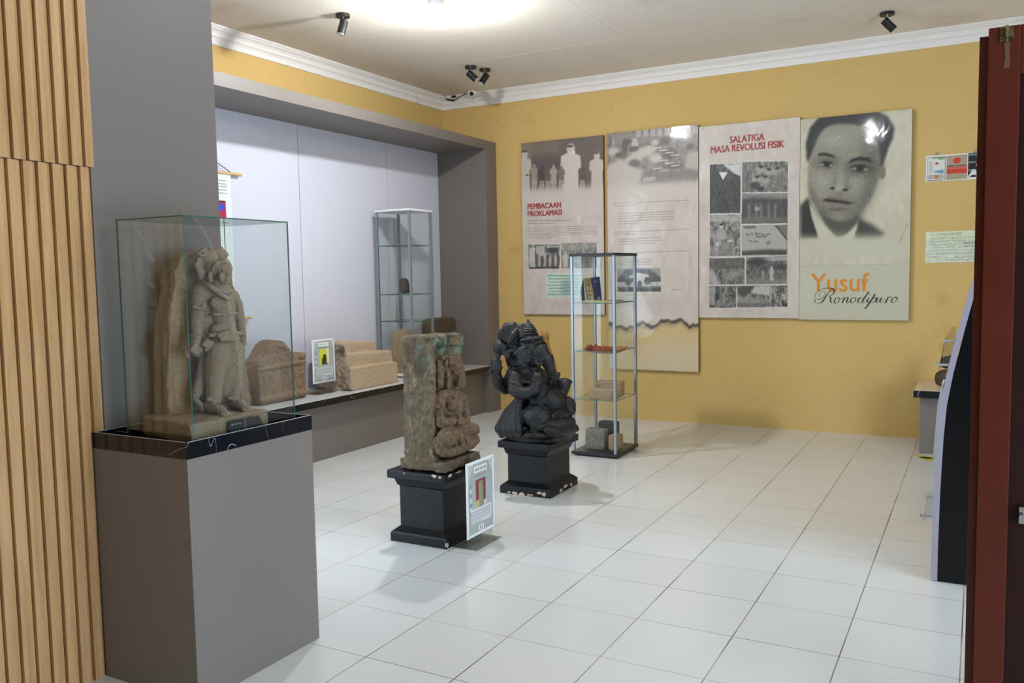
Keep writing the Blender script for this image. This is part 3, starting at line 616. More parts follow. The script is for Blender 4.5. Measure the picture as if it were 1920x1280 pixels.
# ------------------------------------------------------------------ statue 2: seated figure on a mossy block
def z3(x, y, X): return tuple(onx(780+x*.1874, 640+y*.1875, X))
SE = thing('seated_figure_stela', 'mossy upright stone block carved with a seated cross-legged figure on the nearer black pedestal', 'statue', (-2.6, 3.9, .4))
bm = bmesh.new()
prism(bm, [(-2.575, 3.745, .44), (-2.575, 4.075, .44), (-2.575, 4.09, 1.125), (-2.575, 3.752, 1.13)], (-.17, 0, 0))
prism(bm, [(-2.47, 3.73, .402), (-2.455, 4.07, .402), (-2.77, 4.07, .402), (-2.775, 3.745, .402)], (0, 0, .058))
ball(bm, (-2.60, 4.05, 1.09), (.045, .05, .045)); box(bm, (-2.60, 3.75, 1.06), (-2.555, 4.08, 1.125))
box(bm, (-2.60, 3.745, .44), (-2.548, 3.785, 1.06))
carve(link('block', bm, M['st2'], SE), .0062, 2, .012, .025, .016, .1)
bm = bmesh.new(); Q = z3
limb(bm, [Q(385, 840, -2.535), Q(375, 740, -2.54), Q(375, 620, -2.54), Q(380, 560, -2.545)], [.060, .050, .052, .046])
limb(bm, [Q(255, 545, -2.55), Q(370, 545, -2.54), Q(462, 570, -2.55)], [.034, .045, .030])
limb(bm, [Q(300, 560, -2.57), Q(290, 680, -2.57), Q(300, 820, -2.57)], [.05, .052, .05]); limb(bm, [Q(440, 600, -2.565), Q(460, 720, -2.565), Q(470, 800, -2.56)], [.035, .035, .035])
limb(bm, [Q(300, 170, -2.582), Q(290, 300, -2.585), Q(300, 450, -2.585)], [.045, .05, .05]); limb(bm, [Q(390, 200, -2.582), Q(420, 400, -2.58)], [.045, .05])
limb(bm, [Q(330, 990, -2.53), Q(430, 1000, -2.515), Q(540, 960, -2.52)], [.05, .052, .042])
limb(bm, [Q(392, 510, -2.54), Q(398, 450, -2.535)], [.026, .026])
ball(bm, Q(402, 350, -2.535), (.040, .042, .055)); ball(bm, Q(420, 400, -2.515), (.026, .028, .030)); ball(bm, Q(408, 300, -2.54), (.038, .040, .035))
limb(bm, [Q(345, 250, -2.54), Q(400, 240, -2.51), Q(440, 248, -2.52)], [.010, .012, .009])
limb(bm, [Q(365, 260, -2.545), Q(350, 190, -2.55), Q(330, 130, -2.555)], [.036, .032, .018])
for k, (x, y) in enumerate(((300, 150), (305, 200), (300, 235), (330, 165), (345, 215), (270, 160), (355, 150))): ball(bm, Q(x, y, -2.535), (.012, .013, .014))
limb(bm, [Q(225, 200, -2.56), Q(235, 300, -2.56), Q(238, 440, -2.56)], [.014, .018, .020])
limb(bm, [Q(258, 170, -2.56), Q(262, 300, -2.56), Q(258, 440, -2.56)], [.010, .014, .012])
limb(bm, [Q(315, 300, -2.535), Q(322, 380, -2.53), Q(318, 460, -2.53)], [.010, .013, .012])
ball(bm, Q(430, 350, -2.491), (.012, .007, .018)); ball(bm, Q(428, 395, -2.487), (.009, .014, .005)); ball(bm, Q(402, 328, -2.496), (.009, .013, .006)); ball(bm, Q(450, 328, -2.498), (.009, .011, .006)); limb(bm, [Q(385, 310, -2.505), Q(425, 302, -2.492), Q(458, 308, -2.502)], [.006]*3); ball(bm, Q(425, 422, -2.497), (.010, .012, .009))
limb(bm, [Q(320, 515, -2.52), Q(370, 550, -2.50), Q(430, 520, -2.50)], [.007]*3)
ball(bm, Q(352, 645, -2.525), (.022, .034, .032)); ball(bm, Q(440, 635, -2.528), (.020, .030, .030))
limb(bm, [Q(240, 560, -2.555), Q(222, 700, -2.545), Q(248, 820, -2.525), Q(340, 800, -2.495), Q(420, 780, -2.478)], [.033, .029, .027, .024, .021])
limb(bm, [Q(205, 645, -2.53), Q(240, 655, -2.515), Q(270, 640, -2.52)], [.007, .009, .007])
limb(bm, [Q(475, 590, -2.55), Q(495, 700, -2.54), Q(508, 790, -2.515), Q(460, 810, -2.49)], [.028, .023, .022, .018])
ball(bm, Q(445, 790, -2.475), (.022, .030, .024))
for k in range(4): limb(bm, [Q(425, 765+k*17, -2.458), Q(462, 762+k*17, -2.456), Q(476, 775+k*14, -2.466)], [.0085, .0085, .007])
limb(bm, [Q(430, 755, -2.468), Q(452, 742, -2.462)], [.009, .008])
# crossed legs
limb(bm, [Q(430, 900, -2.54), Q(340, 930, -2.50), Q(300, 965, -2.485)], [.050, .052, .053]); limb(bm, [Q(400, 900, -2.54), Q(510, 870, -2.50), Q(575, 880, -2.485)], [.05, .045, .038])
limb(bm, [Q(275, 1100, -2.49), Q(350, 1105, -2.48), Q(430, 1080, -2.48), Q(500, 1050, -2.48)], [.030, .028, .027, .026])
limb(bm, [Q(590, 980, -2.485), Q(545, 1030, -2.48), Q(490, 1060, -2.48)], [.030, .028, .022])
limb(bm, [Q(425, 900, -2.475), Q(450, 960, -2.465), Q(470, 1050, -2.462)], [.018, .020, .016]); limb(bm, [Q(480, 880, -2.475), Q(500, 960, -2.462), Q(515, 1030, -2.462)], [.014, .016, .014])
limb(bm, [Q(230, 1000, -2.53), Q(240, 1090, -2.52)], [.035, .028])
carve(link('figure', bm, M['st2f'], SE), .0034, 1, .006, .014, .004, .05)

# ------------------------------------------------------------------ statue 3: elephant headed seated statue
def zg(x, y, D): return tuple(ond(900+x*.2893, 580+y*.28906, D))
GA = thing('elephant_headed_statue', 'black painted seated elephant headed statue with gold forehead ornament on the farther pedestal', 'statue', (-2.6, 5.08, .35))
D0 = 5.66
bm = bmesh.new(); c0 = V((-2.60, 5.08, .352)); R = .24
for z, r0, r1 in ((0, .235, .25), (.035, .25, .24), (.06, .23, .22)):
    n = 40; a = [c0+V((math.cos(2*PI*k/n)*r0, math.sin(2*PI*k/n)*r0*.95, z)) for k in range(n)]; prism(bm, a, (0, 0, .04))
for k in range(18):
    a = 2*PI*k/18; ball(bm, c0+V((math.cos(a)*.235, math.sin(a)*.225, .06)), (.045, .045, .03), Matrix.Rotation(a, 3, 'Z'))
    ball(bm, c0+V((math.cos(a+.17)*.22, math.sin(a+.17)*.21, .10)), (.035, .035, .025))
carve(link('lotus_base', bm, M['gan'], GA), .008, 1, .006, .03)
bm = bmesh.new(); G = zg
# seat mass, belly, thighs, knees
limb(bm, [G(300, 720, D0+.02), G(400, 700, D0), G(490, 700, D0)], [.115, .125, .10])
limb(bm, [G(380, 660, D0-.02), G(400, 590, D0), G(340, 500, D0+.03), G(300, 440, D0+.04)], [.115, .130, .125, .10])
ball(bm, G(455, 590, D0-.05), (.095, .095, .09)); ball(bm, G(360, 690, D0-.13), (.105, .075, .08))
limb(bm, [G(520, 640, D0+.02), G(565, 620, D0+.02), G(575, 650, D0-.02)], [.07, .062, .05])
limb(bm, [G(360, 740, D0-.15), G(460, 750, D0-.13), G(540, 740, D0-.08), G(585, 730, D0-.02)], [.045, .04, .045, .038])
limb(bm, [G(440, 780, D0-.18), G(520, 790, D0-.12), G(590, 770, D0-.04)], [.03, .03, .035])
for k in range(6): ball(bm, G(470+k*22, 690+(k % 2)*40, D0-.11+k*.015), .022)
# drapery falling at the back-left
for k, (x0, x1) in enumerate(((270, 130), (262, 165), (258, 200), (256, 235))):
    limb(bm, [G(x0, 570, D0-.03-.02*k), G((x0+x1)/2-12, 670, D0-.05-.02*k), G(x1+4, 770, D0-.07-.02*k), G(x1+12, 810, D0-.07-.02*k)], [.030, .040, .042, .026])
# shoulders, arms
limb(bm, [G(240, 190, D0+.03), G(232, 260, D0+.03), G(235, 340, D0+.02), G(250, 400, D0+.02)], [.055, .06, .06, .07]); limb(bm, [G(180, 200, D0+.02), G(200, 270, D0+.02), G(215, 340, D0+.02)], [.045, .05, .05])
limb(bm, [G(290, 340, D0), G(330, 380, D0+.01)], [.07, .07])
limb(bm, [G(230, 420, D0-.02), G(300, 400, D0+.02), G(380, 430, D0+.06)], [.065, .08, .06])
limb(bm, [G(215, 430, D0+.04), G(165, 505, D0+.05), G(125, 490, D0+.02), G(105, 420, D0-.02), G(112, 370, D0-.04)], [.05, .050, .044, .034, .030])
for k in range(4): limb(bm, [G(78+k*2, 335+k*18, D0-.05), G(100, 330+k*18, D0-.075), G(128, 338+k*16, D0-.06)], [.015, .016, .014])
limb(bm, [G(120, 400, D0-.05), G(135, 375, D0-.07)], [.016, .014])
ball(bm, G(130, 245, D0+.0), (.056, .05, .056)); limb(bm, [G(110, 330, D0-.03), G(120, 290, D0-.01)], [.016, .018]); limb(bm, [G(70, 395, D0-.05), G(62, 408, D0-.05)], [.012, .014])
limb(bm, [G(230, 440, D0-.08), G(228, 520, D0-.11), G(290, 545, D0-.14), G(350, 520, D0-.14), G(375, 455, D0-.13)], [.050, .050, .044, .038, .034])
for k in range(4): limb(bm, [G(352+k*12, 470, D0-.15), G(352+k*12, 435, D0-.155), G(358+k*11, 418, D0-.145)], [.014, .013, .012])
limb(bm, [G(192, 470, D0-.13), G(262, 490, D0-.15)], [.010, .010])
limb(bm, [G(225, 400, D0-.07), G(285, 470, D0-.11), G(380, 480, D0-.12)], [.012]*3); limb(bm, [G(215, 415, D0-.07), G(262, 480, D0-.12)], [.010]*2)
limb(bm, [G(400, 460, D0+.04), G(460, 540, D0+.04), G(520, 530, D0-.02)], [.045, .040, .034])
# raised bowl and hand at the right
limb(bm, [G(500, 480, D0+.0), G(530, 530, D0-.01), G(540, 490, D0-.01)], [.040, .045, .050]); ball(bm, G(545, 470, D0), (.058, .058, .028))
for k in range(6): ball(bm, G(498+k*15, 452+6*(k % 2)+k*3, D0-.03), .016)
limb(bm, [G(490, 440, D0+.02), G(505, 420, D0+.02)], [.025, .018])
# head
ball(bm, G(330, 265, D0-.02), (.085, .085, .095)); ball(bm, G(375, 225, D0-.04), (.058, .058, .05)); ball(bm, G(375, 290, D0-.05), (.065, .065, .07)); ball(bm, G(300, 220, D0-.02), (.05, .06, .04))
limb(bm, [G(395, 270, D0-.07), G(430, 320, D0-.085), G(455, 370, D0-.085), G(470, 420, D0-.08), G(470, 455, D0-.075), G(455, 470, D0-.08)], [.062, .052, .042, .034, .029, .022])
for k in range(11):     # trunk rings
    tt = k/10; p = V(G(np.interp(tt, (0, .25, .55, .8, 1), (405, 430, 455, 470, 470)), np.interp(tt, (0, .25, .55, .8, 1), (285, 320, 370, 420, 455)), D0-.085)); rr_ = np.interp(tt, (0, .25, .55, .8, 1), (.064, .058, .047, .039, .033)); ball(bm, p, (rr_, rr_, .0055), Matrix.Rotation(-.55+.45*tt, 3, V((CR[1], -CR[0], 0)))) 
limb(bm, [G(365, 335, D0-.10), G(385, 355, D0-.13), G(400, 350, D0-.15)], [.022, .016, .009])   # tusk
ball(bm, G(345, 345, D0-.05), (.045, .045, .03)); ball(bm, G(352, 292, D0-.105), (.008, .010, .006)); limb(bm, [G(330, 278, D0-.10), G(352, 268, D0-.105), G(378, 278, D0-.105)], [.008]*3)
# ear flap
for k in range(8): limb(bm, [G(318, 260+k*10, D0-.09), G(262-abs(k-3)*3+8, 280+k*9, D0-.12), G(240+k*7, 285+k*12, D0-.11)], [.014, .012, .013])
limb(bm, [G(228, 290, D0-.11), G(250, 262, D0-.11), G(290, 250, D0-.105)], [.014]*3)
limb(bm, [G(160, 280, D0-.04), G(190, 270, D0-.05), G(225, 262, D0-.08)], [.020, .016, .014]); ball(bm, G(180, 300, D0-.05), .025)
# halo fan at the back of the head and hair lobes
for x, y, r in ((150, 165, .045), (180, 125, .045), (215, 110, .035), (200, 170, .055), (240, 160, .05), (255, 125, .03), (232, 200, .05), (265, 200, .05), (175, 200, .035)): ball(bm, G(x, y, D0+.0), (r, r*.8, r))
for k in range(11): limb(bm, [G(128+k*12, 165-62*math.sin(PI*(k+1)/12), D0-.035), G(165+k*6, 215-20*math.sin(PI*(k+1)/12), D0-.05)], [.010, .006])
limb(bm, [G(190, 210, D0-.06), G(215, 165, D0-.06), G(235, 135, D0-.05)], [.018, .024, .016])
limb(bm, [G(256, 118, D0-.02), G(272, 105, D0-.02), G(268, 170, D0-.05)], [.022, .02, .022])
# tiered crown
for x, y, r, h in ((325, 172, .068, .012), (323, 154, .064, .008), (322, 138, .057, .008), (321, 123, .048, .008), (319, 109, .039, .007), (317, 96, .029, .007), (314, 85, .016, .014), (311, 74, .009, .014)):
    ball(bm, G(x, y, D0-.02), (r, r, h))
limb(bm, [G(322, 170, D0-.02), G(311, 76, D0-.02)], [.048, .006])
limb(bm, [G(272, 200, D0-.08), G(330, 190, D0-.105), G(390, 182, D0-.085)], [.013, .014, .014])
limb(bm, [G(300, 215, D0-.09), G(325, 182, D0-.10), G(350, 215, D0-.10)], [.009]*3)
carve(link('figure', bm, M['gan'], GA), .0043, 1, .004, .012, .003, .05)
bm = bmesh.new()
limb(bm, [G(408, 145, D0-.06), G(422, 170, D0-.075), G(432, 205, D0-.085)], [.010, .020, .012]); ball(bm, G(425, 178, D0-.08), (.028, .018, .040))
limb(bm, [G(436, 212, D0-.09), G(452, 262, D0-.105), G(462, 290, D0-.11)], [.010, .009, .006])
carve(link('gold_ornament', bm, M['gold'], GA), .004, 0, .006, .012)
bm = bmesh.new(); limb(bm, [G(481, 338, D0-.11), G(492, 380, D0-.105), G(494, 418, D0-.10)], [.007, .008, .006]); carve(link('gold_trim', bm, M['gold'], GA), .004, 0, .005, .012)

# ------------------------------------------------------------------ information cards
cpm = print_mat('card_print', .45, .2)
def info_card(x, y0, y1, z0, z1, title, label, kind, legs):
    w, h = y1-y0, z1-z0; T = thing('information_card', label, 'sign', (x, (y0+y1)/2, z0), group='information cards')
    bm = bmesh.new(); box(bm, (x-.004, y0, z0), (x, y1, z1), .001); link('board', bm, M['white'], T)
    a = Art(w*.88, h*.92, .0035 if kind == 1 else .004, (156, 164, 160), 5, 3).frame((0, 0), (100, 0), (100, 150), (0, 150))
    a.poly([(0, 0), (22, 0), (4, 30), (0, 55)], (182, 188, 184)); a.poly([(100, 0), (82, 0), (98, 30), (100, 55)], (182, 188, 184)); a.ell((50, 92), 48, 56, (168, 176, 168), .5)
    for k in range(7): a.rect(6, 42+k*10, 13, 50+k*10, (205, 208, 205) if k % 2 else (128, 134, 132))
    a.rect(24, 6, 76, 20, (228, 228, 228)); [a.lines(28, 13, 72, 13, 1, (120, 120, 120), .7, 1) for _ in range(0 if title else 1)]; a.lines(25, 26, 75, 26, 1, (110, 112, 110), .6, 1)
    if kind == 1:
        a.rect(30, 36, 70, 96, (128, 42, 58)); a.poly([(42, 42), (60, 40), (62, 96), (42, 98)], (134, 138, 108)); a.poly([(30, 82), (42, 80), (42, 96), (30, 96)], (196, 176, 110)); a.poly([(62, 86), (70, 84), (70, 96), (62, 96)], (205, 205, 200)); a.stroke([(58, 45), (59, 94)], .002, (60, 50, 40))
    else:
        a.rect(28, 30, 76, 90, (196, 196, 74)); a.poly([(40, 90), (40, 66), (46, 64), (46, 52), (62, 52), (64, 90)], (46, 40, 32)); a.poly([(64, 30), (76, 30), (76, 90), (66, 90), (66, 60)], (220, 216, 160)); a.rect(38, 84, 70, 90, (70, 54, 36))
    a.rect(10, 98, 92, 130, (216, 214, 218)); a.lines(13, 102, 89, 127, 8, (130, 132, 134), .55, .5)
    a.rect(40, 136, 60, 148, (228, 230, 232)); a.rect(44, 138, 48, 146, (60, 110, 170)); a.rect(53, 138, 56, 146, (70, 80, 90))
    a.build('print', (x, y0+w*.06, z1-h*.04), (0, 1, 0), cpm, T, .0006)
    if title: text(title, mat('grey_ink', (90, 92, 92), .6), T, (x+.0012, y0+w*.30, z1-h*.145), (0, 1, 0), w*.40, h*.045, 'card_title', bold=.02)
    for py, pz in ((.05, .035), (.95, .035), (.05, .965), (.95, .965)):
        bm = bmesh.new(); ball(bm, (x+.001, y0+w*py, z0+h*pz), (.0015, .004, .004), sub=1); link('screw', bm, M['alu'], T)
    if legs:
        bm = bmesh.new(); box(bm, (x-.11, y0+.01, .001), (x+.05, y1-.01, .004)); prism(bm, [(x-.006, y0+.01, z0+.06), (x-.006, y1-.01, z0+.06), (x-.012, y1-.01, .003), (x-.012, y0+.01, .003)], (-.003, 0, 0)); link('acrylic_foot', bm, M['acryl'], T)
    else:
        bm = bmesh.new(); prism(bm, [(x-.005, y0+.02, z0+.2), (x-.005, y1-.02, z0+.2), (x-.10, y1-.02, LZ+.002), (x-.10, y0+.02, LZ+.002)], (-.003, 0, 0)); box(bm, (x-.10, y0+.02, LZ+.001), (x+.04, y1-.02, LZ+.004)); prism(bm, [(x-.001, y0+.02, z0+.05), (x-.001, y1-.02, z0+.05), (x+.01, y1-.02, LZ+.003), (x+.01, y0+.02, LZ+.003)], (-.003, 0, 0)); link('acrylic_foot', bm, M['acryl'], T)
info_card(-2.345, 3.74, 4.03, .055, .462, 'ARCA DUA SISI', 'white framed information card on a clear stand beside the nearer black pedestal', 1, True)
info_card(-4.74, 5.255, 5.53, .59, .95, '', 'white framed information card with yellow photo on the ledge beside the stepped sandstone', 2, False)

# ------------------------------------------------------------------ stones on the ledge
def stone_thing(name, label, cat, build, m, voxel, disp=.008, sm=2, group=None):
    bm = bmesh.new(); build(bm); c = Vector((0, 0, 0)); n = len(bm.verts)
    xs = [v.co for v in bm.verts]; mn = V((min(v.x for v in xs), min(v.y for v in xs), min(v.z for v in xs))); mx = V((max(v.x for v in xs), max(v.y for v in xs), max(v.z for v in xs)))
    o = link(name, bm, m); rebase(o, ((mn.x+mx.x)/2, (mn.y+mx.y)/2, mn.z)); carve(o, voxel, sm, disp, .03, disp*.8, .1); return tag(o, label, cat, group)
def yzpoly(px, X): return [tuple(onx(x, y, X)) for x, y in px]
def arch(bm):
    X = -4.72; pts = [(X, y, z) for _, y, z in yzpoly([(489, 752), (484, 692), (487, 678), (494, 673), (500, 663), (508, 648), (516, 640), (524, 637), (533, 640), (541, 650), (547, 659), (556, 663), (566, 660), (573, 660), (574, 737)], X)]
    pts[0] = (X, pts[0][1], LZ+.003); pts[-1] = (X, pts[-1][1], LZ+.003); y0, y1 = pts[0][1], pts[-1][1]
    prism(bm, pts, (-.17, 0, 0)); box(bm, (X-.17, y0-.05, LZ+.003), (X-.10, y0+.02, LZ+.19))
    def rel(p, r_): limb(bm, [(X+.004, y0+(y1-y0)*a, LZ+b) for a, b in p], [r_]*len(p))
    rel([(.0, .045), (1, .045)], .024); rel([(.02, .275), (.5, .285), (.98, .29)], .013)
    for a in (.08, .14, .20, .27, .74, .80, .87, .94): rel([(a, .07), (a+.015, .15), (a-.01, .24)], .012)     # pilasters and hangings
    for a, b in ((.70, .10), (.76, .17), (.84, .12), (.90, .19), (.78, .22), (.92, .24), (.11, .18), (.24, .12), (.17, .22)): rel([(a, b), (a+.03, b+.02)], .015)
    rel([(.34, .08), (.36, .18), (.42, .24), (.55, .25), (.62, .2), (.65, .08)], .009)
    for k in range(9):
        a = k/8; rel([(.27+.40*a, .32+.12*math.sin(PI*a)), (.29+.38*a, .34+.09*math.sin(PI*a))], .012)
    rel([(.03, .31), (.12, .36)], .015); rel([(.88, .33), (.97, .34)], .014)
stone_thing('carved_relief_stone', 'brown arched relief stone with raised shoulders on the ledge behind the glass case', 'stone relief', arch, M['brst'], .0065, .006)
def small(bm):
    X = -4.78; limb(bm, [tuple(onx(452, 742, X)), tuple(onx(453, 722, X))], [.05, .042]); p = V(onx(453, 745, X)); box(bm, (X-.06, p.y-.05, LZ+.003), (X+.05, p.y+.05, LZ+.10)); ball(bm, (X, p.y, LZ+.17), (.05, .055, .06))
stone_thing('small_stone', 'small rounded stone on the ledge left of the arched relief', 'stone', small, M['brst'], .007, .006)
SS = thing('stepped_sandstone_block', 'large pale stepped sandstone block on the ledge beside the yellow photo card', 'stone block', (-4.75, 5.95, LZ))
bm = bmesh.new(); X0, X1 = -5.0, -4.60
ya, yb = onx(660, 728, X1)[1], onx(746, 706, X1)[1]
zz = lambda x, y, X=X1: onx(x, y, X)[2]
st = [(ya, LZ+.003), (yb+.01, LZ+.003), (yb, zz(745, 678)), (yb-.05, zz(742, 674)), (yb-.05, zz(738, 657)), (yb-.30, zz(706, 660)), (yb-.30, zz(705, 640)), (ya+.01, zz(652, 641))]
prism(bm, [(X1+0, y, z) for y, z in [st[0], st[1], st[2], (ya, zz(658, 690))]], (-.38, 0, 0))
prism(bm, [(X1-.035, y, z) for y, z in [(ya, LZ+.1), (yb-.02, LZ+.1), (yb-.03, zz(738, 657)), (ya, zz(654, 664))]], (-.34, 0, 0))
prism(bm, [(X1-.075, y, z) for y, z in [(ya, LZ+.1), (yb-.2, LZ+.1), (yb-.22, zz(705, 641)), (ya, zz(652, 642))]], (-.30, 0, 0))
carve(link('block', bm, M['sand'], SS), .008, 2, .008, .04, .008, .15)
bm = bmesh.new(); prism(bm, [(X1-.004, ya-.014, LZ+.004), (X1-.005, ya-.014, zz(658, 690)-.01), (X1-.06, ya-.014, zz(654, 664)-.01), (X1-.08, ya-.014, zz(652, 642)-.012), (X0+.03, ya-.014, zz(652, 642)-.02), (X0+.01, ya-.014, LZ+.004)], (0, .03, 0))
carve(link('broken_face', bm, M['sandside'], SS), .007, 2, .014, .03, .012, .1)

# ------------------------------------------------------------------ glass showcases
def showcase(name_label, x0, x1, y0, y1, z0, H, shelves, capm, cat='showcase'):
    T = thing('glass_showcase', name_label, cat, ((x0+x1)/2, (y0+y1)/2, z0), group='glass showcases')
    bm = bmesh.new(); box(bm, (x0-.008, y0-.008, z0+.012), (x1+.008, y1+.008, z0+.035), .002); link('base', bm, capm, T)
    for x in (x0+.03, x1-.03):
        for y in (y0+.03, y1-.03): bm = bmesh.new(); tube(bm, [(x, y, z0), (x, y, z0+.013)], .018, 12); link('foot', bm, M['blackp'], T)
    bm = bmesh.new(); box(bm, (x0-.008, y0-.008, z0+H-.02), (x1+.008, y1+.008, z0+H), .002); link('top', bm, capm, T)
    for x in (x0+.009, x1-.009):
        for y in (y0+.009, y1-.009):
            bm = bmesh.new(); box(bm, (x-.010, y-.010, z0+.035), (x+.010, y+.010, z0+H-.02), .002); link('post', bm, M['alu'], T)
    a, b = z0+.036, z0+H-.021
    pane('pane', (x0+.02, y0+.004, a), (x1-.022, y0+.008, b), T, M['glass2']); pane('pane', (x0+.02, y1-.008, a), (x1-.02, y1-.004, b), T, M['glass2'])
    pane('pane', (x0+.004, y0+.02, a), (x0+.008, y1-.02, b), T, M['glass2']); pane('door', (x1-.004, y0+.022, a), (x1+.000, y1+.012, b), T, M['glass2'])
    for z in shelves: pane('shelf', (x0+.012, y0+.012, z-.006), (x1-.012, y1-.012, z), T, M['glass2'])
    return T
SX0, SX1, SY0, SY1 = -2.835, -2.462, 6.135, 6.60
showcase('tall glass showcase with black base and top beside the dark elephant headed statue', SX0, SX1, SY0, SY1, 0, 1.605, (.455, .838, 1.218), M['blackp'])
showcase('tall glass showcase with white top standing on the ledge in the niche', -5.02, -4.63, 6.50, 6.86, LZ+.001, 1.578, (1.03, 1.285, 1.745), M['white'])
def lump(c, r, seed, extra=()):
    def f(bm):
        rr = random.Random(seed); ball(bm, c, r)
        for e in extra: ball(bm, e[0], e[1])
    return f
def rock(name, label, x0, x1, y0, y1, z0, z1, m, rnd=.03, voxel=.007, disp=.008, cat='stone', group=None, top=None):
    def f(bm): box(bm, (x0, y0, z0), (x1, y1, z1), rnd)
    return stone_thing(name, label, cat, f, m, voxel, disp, 2, group=group)
# inside the niche showcase
def dk(bm):
    X = -4.84; p = V(onx(758, 546, X)); limb(bm, [(X, p.y, 1.335), (X, p.y, 1.395)], [.048, .046]); limb(bm, [(X, p.y+.07, 1.325), (X, p.y+.055, 1.36)], [.038, .03])
stone_thing('carved_stone', 'small dark stone head on the glass shelf of the niche showcase', 'stone', dk, M['dkst'], .005, .004)
def tomb(x0, x1, y0, y1, z1):
    def f(bm):
        r = .07; n = 8; pts = [(y0, LZ+.003)]
        for k in range(n+1): a = PI-PI/2*k/n; pts.append((y0+r+math.cos(a)*r+.01, z1-r+math.sin(a)*r))
        for k in range(n+1): a = PI/2-PI/2*k/n; pts.append((y1-r+math.cos(a)*r-.02, z1-r+math.sin(a)*r))
        pts.append((y1, LZ+.003)); prism(bm, [(x0, y, z) for y, z in pts], (x1-x0, 0, 0))
    return f
o = stone_thing('rounded_stone_slab', 'pale brown rounded stone slab inside the foot of the niche showcase', 'stone', tomb(-4.93, -4.79, 6.56, 6.80, .905), M['brick'], .008, .006)
o.location.z += .036
stone_thing('rounded_stone_slab', 'dark brown rounded stone slab on the ledge against the dark niche end', 'stone', tomb(-4.95, -4.78, 7.10, 7.52, 1.02), M['brnst'], .009, .006)
# inside the near showcase
rock('stone_block', 'upright rough grey stone on the showcase floor, left one of three', -2.765, -2.60, 6.22, 6.33, .0365, .205, M['grst'], .02, group='stones on the showcase floor')
rock('stone_block', 'taller grey stone standing at the back of the showcase floor', -2.74, -2.58, 6.42, 6.52, .0365, .235, M['dkst'], .02, group='stones on the showcase floor')
rock('stone_block', 'squat rounded tan stone on the showcase floor, right one of three', -2.58, -2.49, 6.24, 6.38, .0365, .165, M['brick'], .03, group='stones on the showcase floor')
rock('old_brick', 'tan brick lying in front on the lower glass shelf of the showcase', -2.72, -2.49, 6.19, 6.29, .456, .535, M['brick'], .006, .005, .004, 'brick', group='bricks on the glass shelf')
rock('old_brick', 'tan brick lying behind the other on the lower glass shelf of the showcase', -2.74, -2.51, 6.36, 6.46, .456, .575, M['brick'], .006, .005, .004, 'brick', group='bricks on the glass shelf')
AN = thing('terracotta_animal', 'long reddish terracotta animal figure on the middle glass shelf of the showcase', 'figurine', (-2.63, 6.33, .8385))
def az(x, y, D=6.33): return V(ony(1060+x*.15625, 500+y*.15625, D))
bm = bmesh.new()
limb(bm, [az(320, 990), az(450, 995), az(580, 1000)], [.028, .030, .030]); limb(bm, [az(310, 985), az(285, 975), az(262, 985), az(236, 996)], [.030, .028, .018, .009])
for x in (302, 365): ball(bm, az(x, 948), (.016, .008, .014))
for x in (300, 350, 520, 570): limb(bm, [az(x, 1005), V((az(x, 1005).x, 6.32, .847))], [.012, .009])
carve(link('body', bm, M['terra'], AN), .004, 1, .002, .02)
bm = bmesh.new(); limb(bm, [az(600, 1000), az(650, 990), az(690, 985), az(735, 962)], [.028, .026, .018, .009]); limb(bm, [az(640, 965), az(665, 958)], [.013, .010])
carve(link('tail', bm, mat('ochre_clay', (150, 104, 60), .8), AN), .004, 1, .002, .02)
# brochures on the upper shelf
BR = thing('folded_brochure', 'dark blue and gold folded brochure standing on the upper glass shelf of the showcase', 'brochure', (-2.76, 6.33, 1.219))
bpm = print_mat('brochure_print', .3, .4)
for k, (p0, p1, col, c2) in enumerate(((((175, 310), (200, 435)), ((215, 140), (240, 430)), (44, 52, 96), (120, 120, 150)), (((215, 140), (262, 430)), ((305, 130), (355, 400)), (150, 128, 62), (215, 205, 190)), (((305, 130), (352, 400)), ((412, 118), (440, 398)), (34, 44, 100), (150, 170, 200)))):
    bm = bmesh.new(); q = []
    Yk = (6.27, 6.33, 6.27, 6.33)[k]; Yn = (6.33, 6.27, 6.33)[k]
    a, b = az(*p0[0], Yk), az(*p0[1], Yk); c, d = az(*p1[1], Yn), az(*p1[0], Yn)
    for v in (b, c): v.z = 1.2195
    uv = lambda s, t: (a.lerp(d, s)).lerp(b.lerp(c, s), t)
    prism(bm, [a, b, c, d], (0, -.0012, 0)); link('leaf', bm, mat('brochure_paper', col, .3), BR)
    nr = V((0, -.0022, 0)); pm = mat('brochure_picture', c2, .3, noise=(90, .3), rgb2=tuple(int(v*.5) for v in c2))
    for s0, s1, t0, t1 in ((.3, .75, .15, .22), (.25, .8, .34, .5), (.2, .75, .56, .66), (.25, .8, .75, .92)):
        bm = bmesh.new(); prism(bm, [uv(s0, t0)+nr, uv(s0, t1)+nr, uv(s1, t1)+nr, uv(s1, t0)+nr], (0, -.0008, 0)); link('printed_picture', bm, pm, BR)
BK = thing('booklet', 'yellowish open booklet lying flat on the upper glass shelf of the showcase', 'booklet', (-2.6, 6.34, 1.219))
bm = bmesh.new(); box(bm, (-2.76, 6.19, 1.2195), (-2.60, 6.24, 1.236), .002); box(bm, (-2.60, 6.19, 1.2195), (-2.50, 6.40, 1.232), .002); link('pages', bm, mat('aged_pages', (196, 186, 138), .6, noise=(60, .4), rgb2=(150, 140, 100)), BK)
bm = bmesh.new(); box(bm, (-2.595, 6.195, 1.2325), (-2.505, 6.39, 1.235)); link('cover', bm, mat('brown_cover', (140, 116, 76), .5), BK)

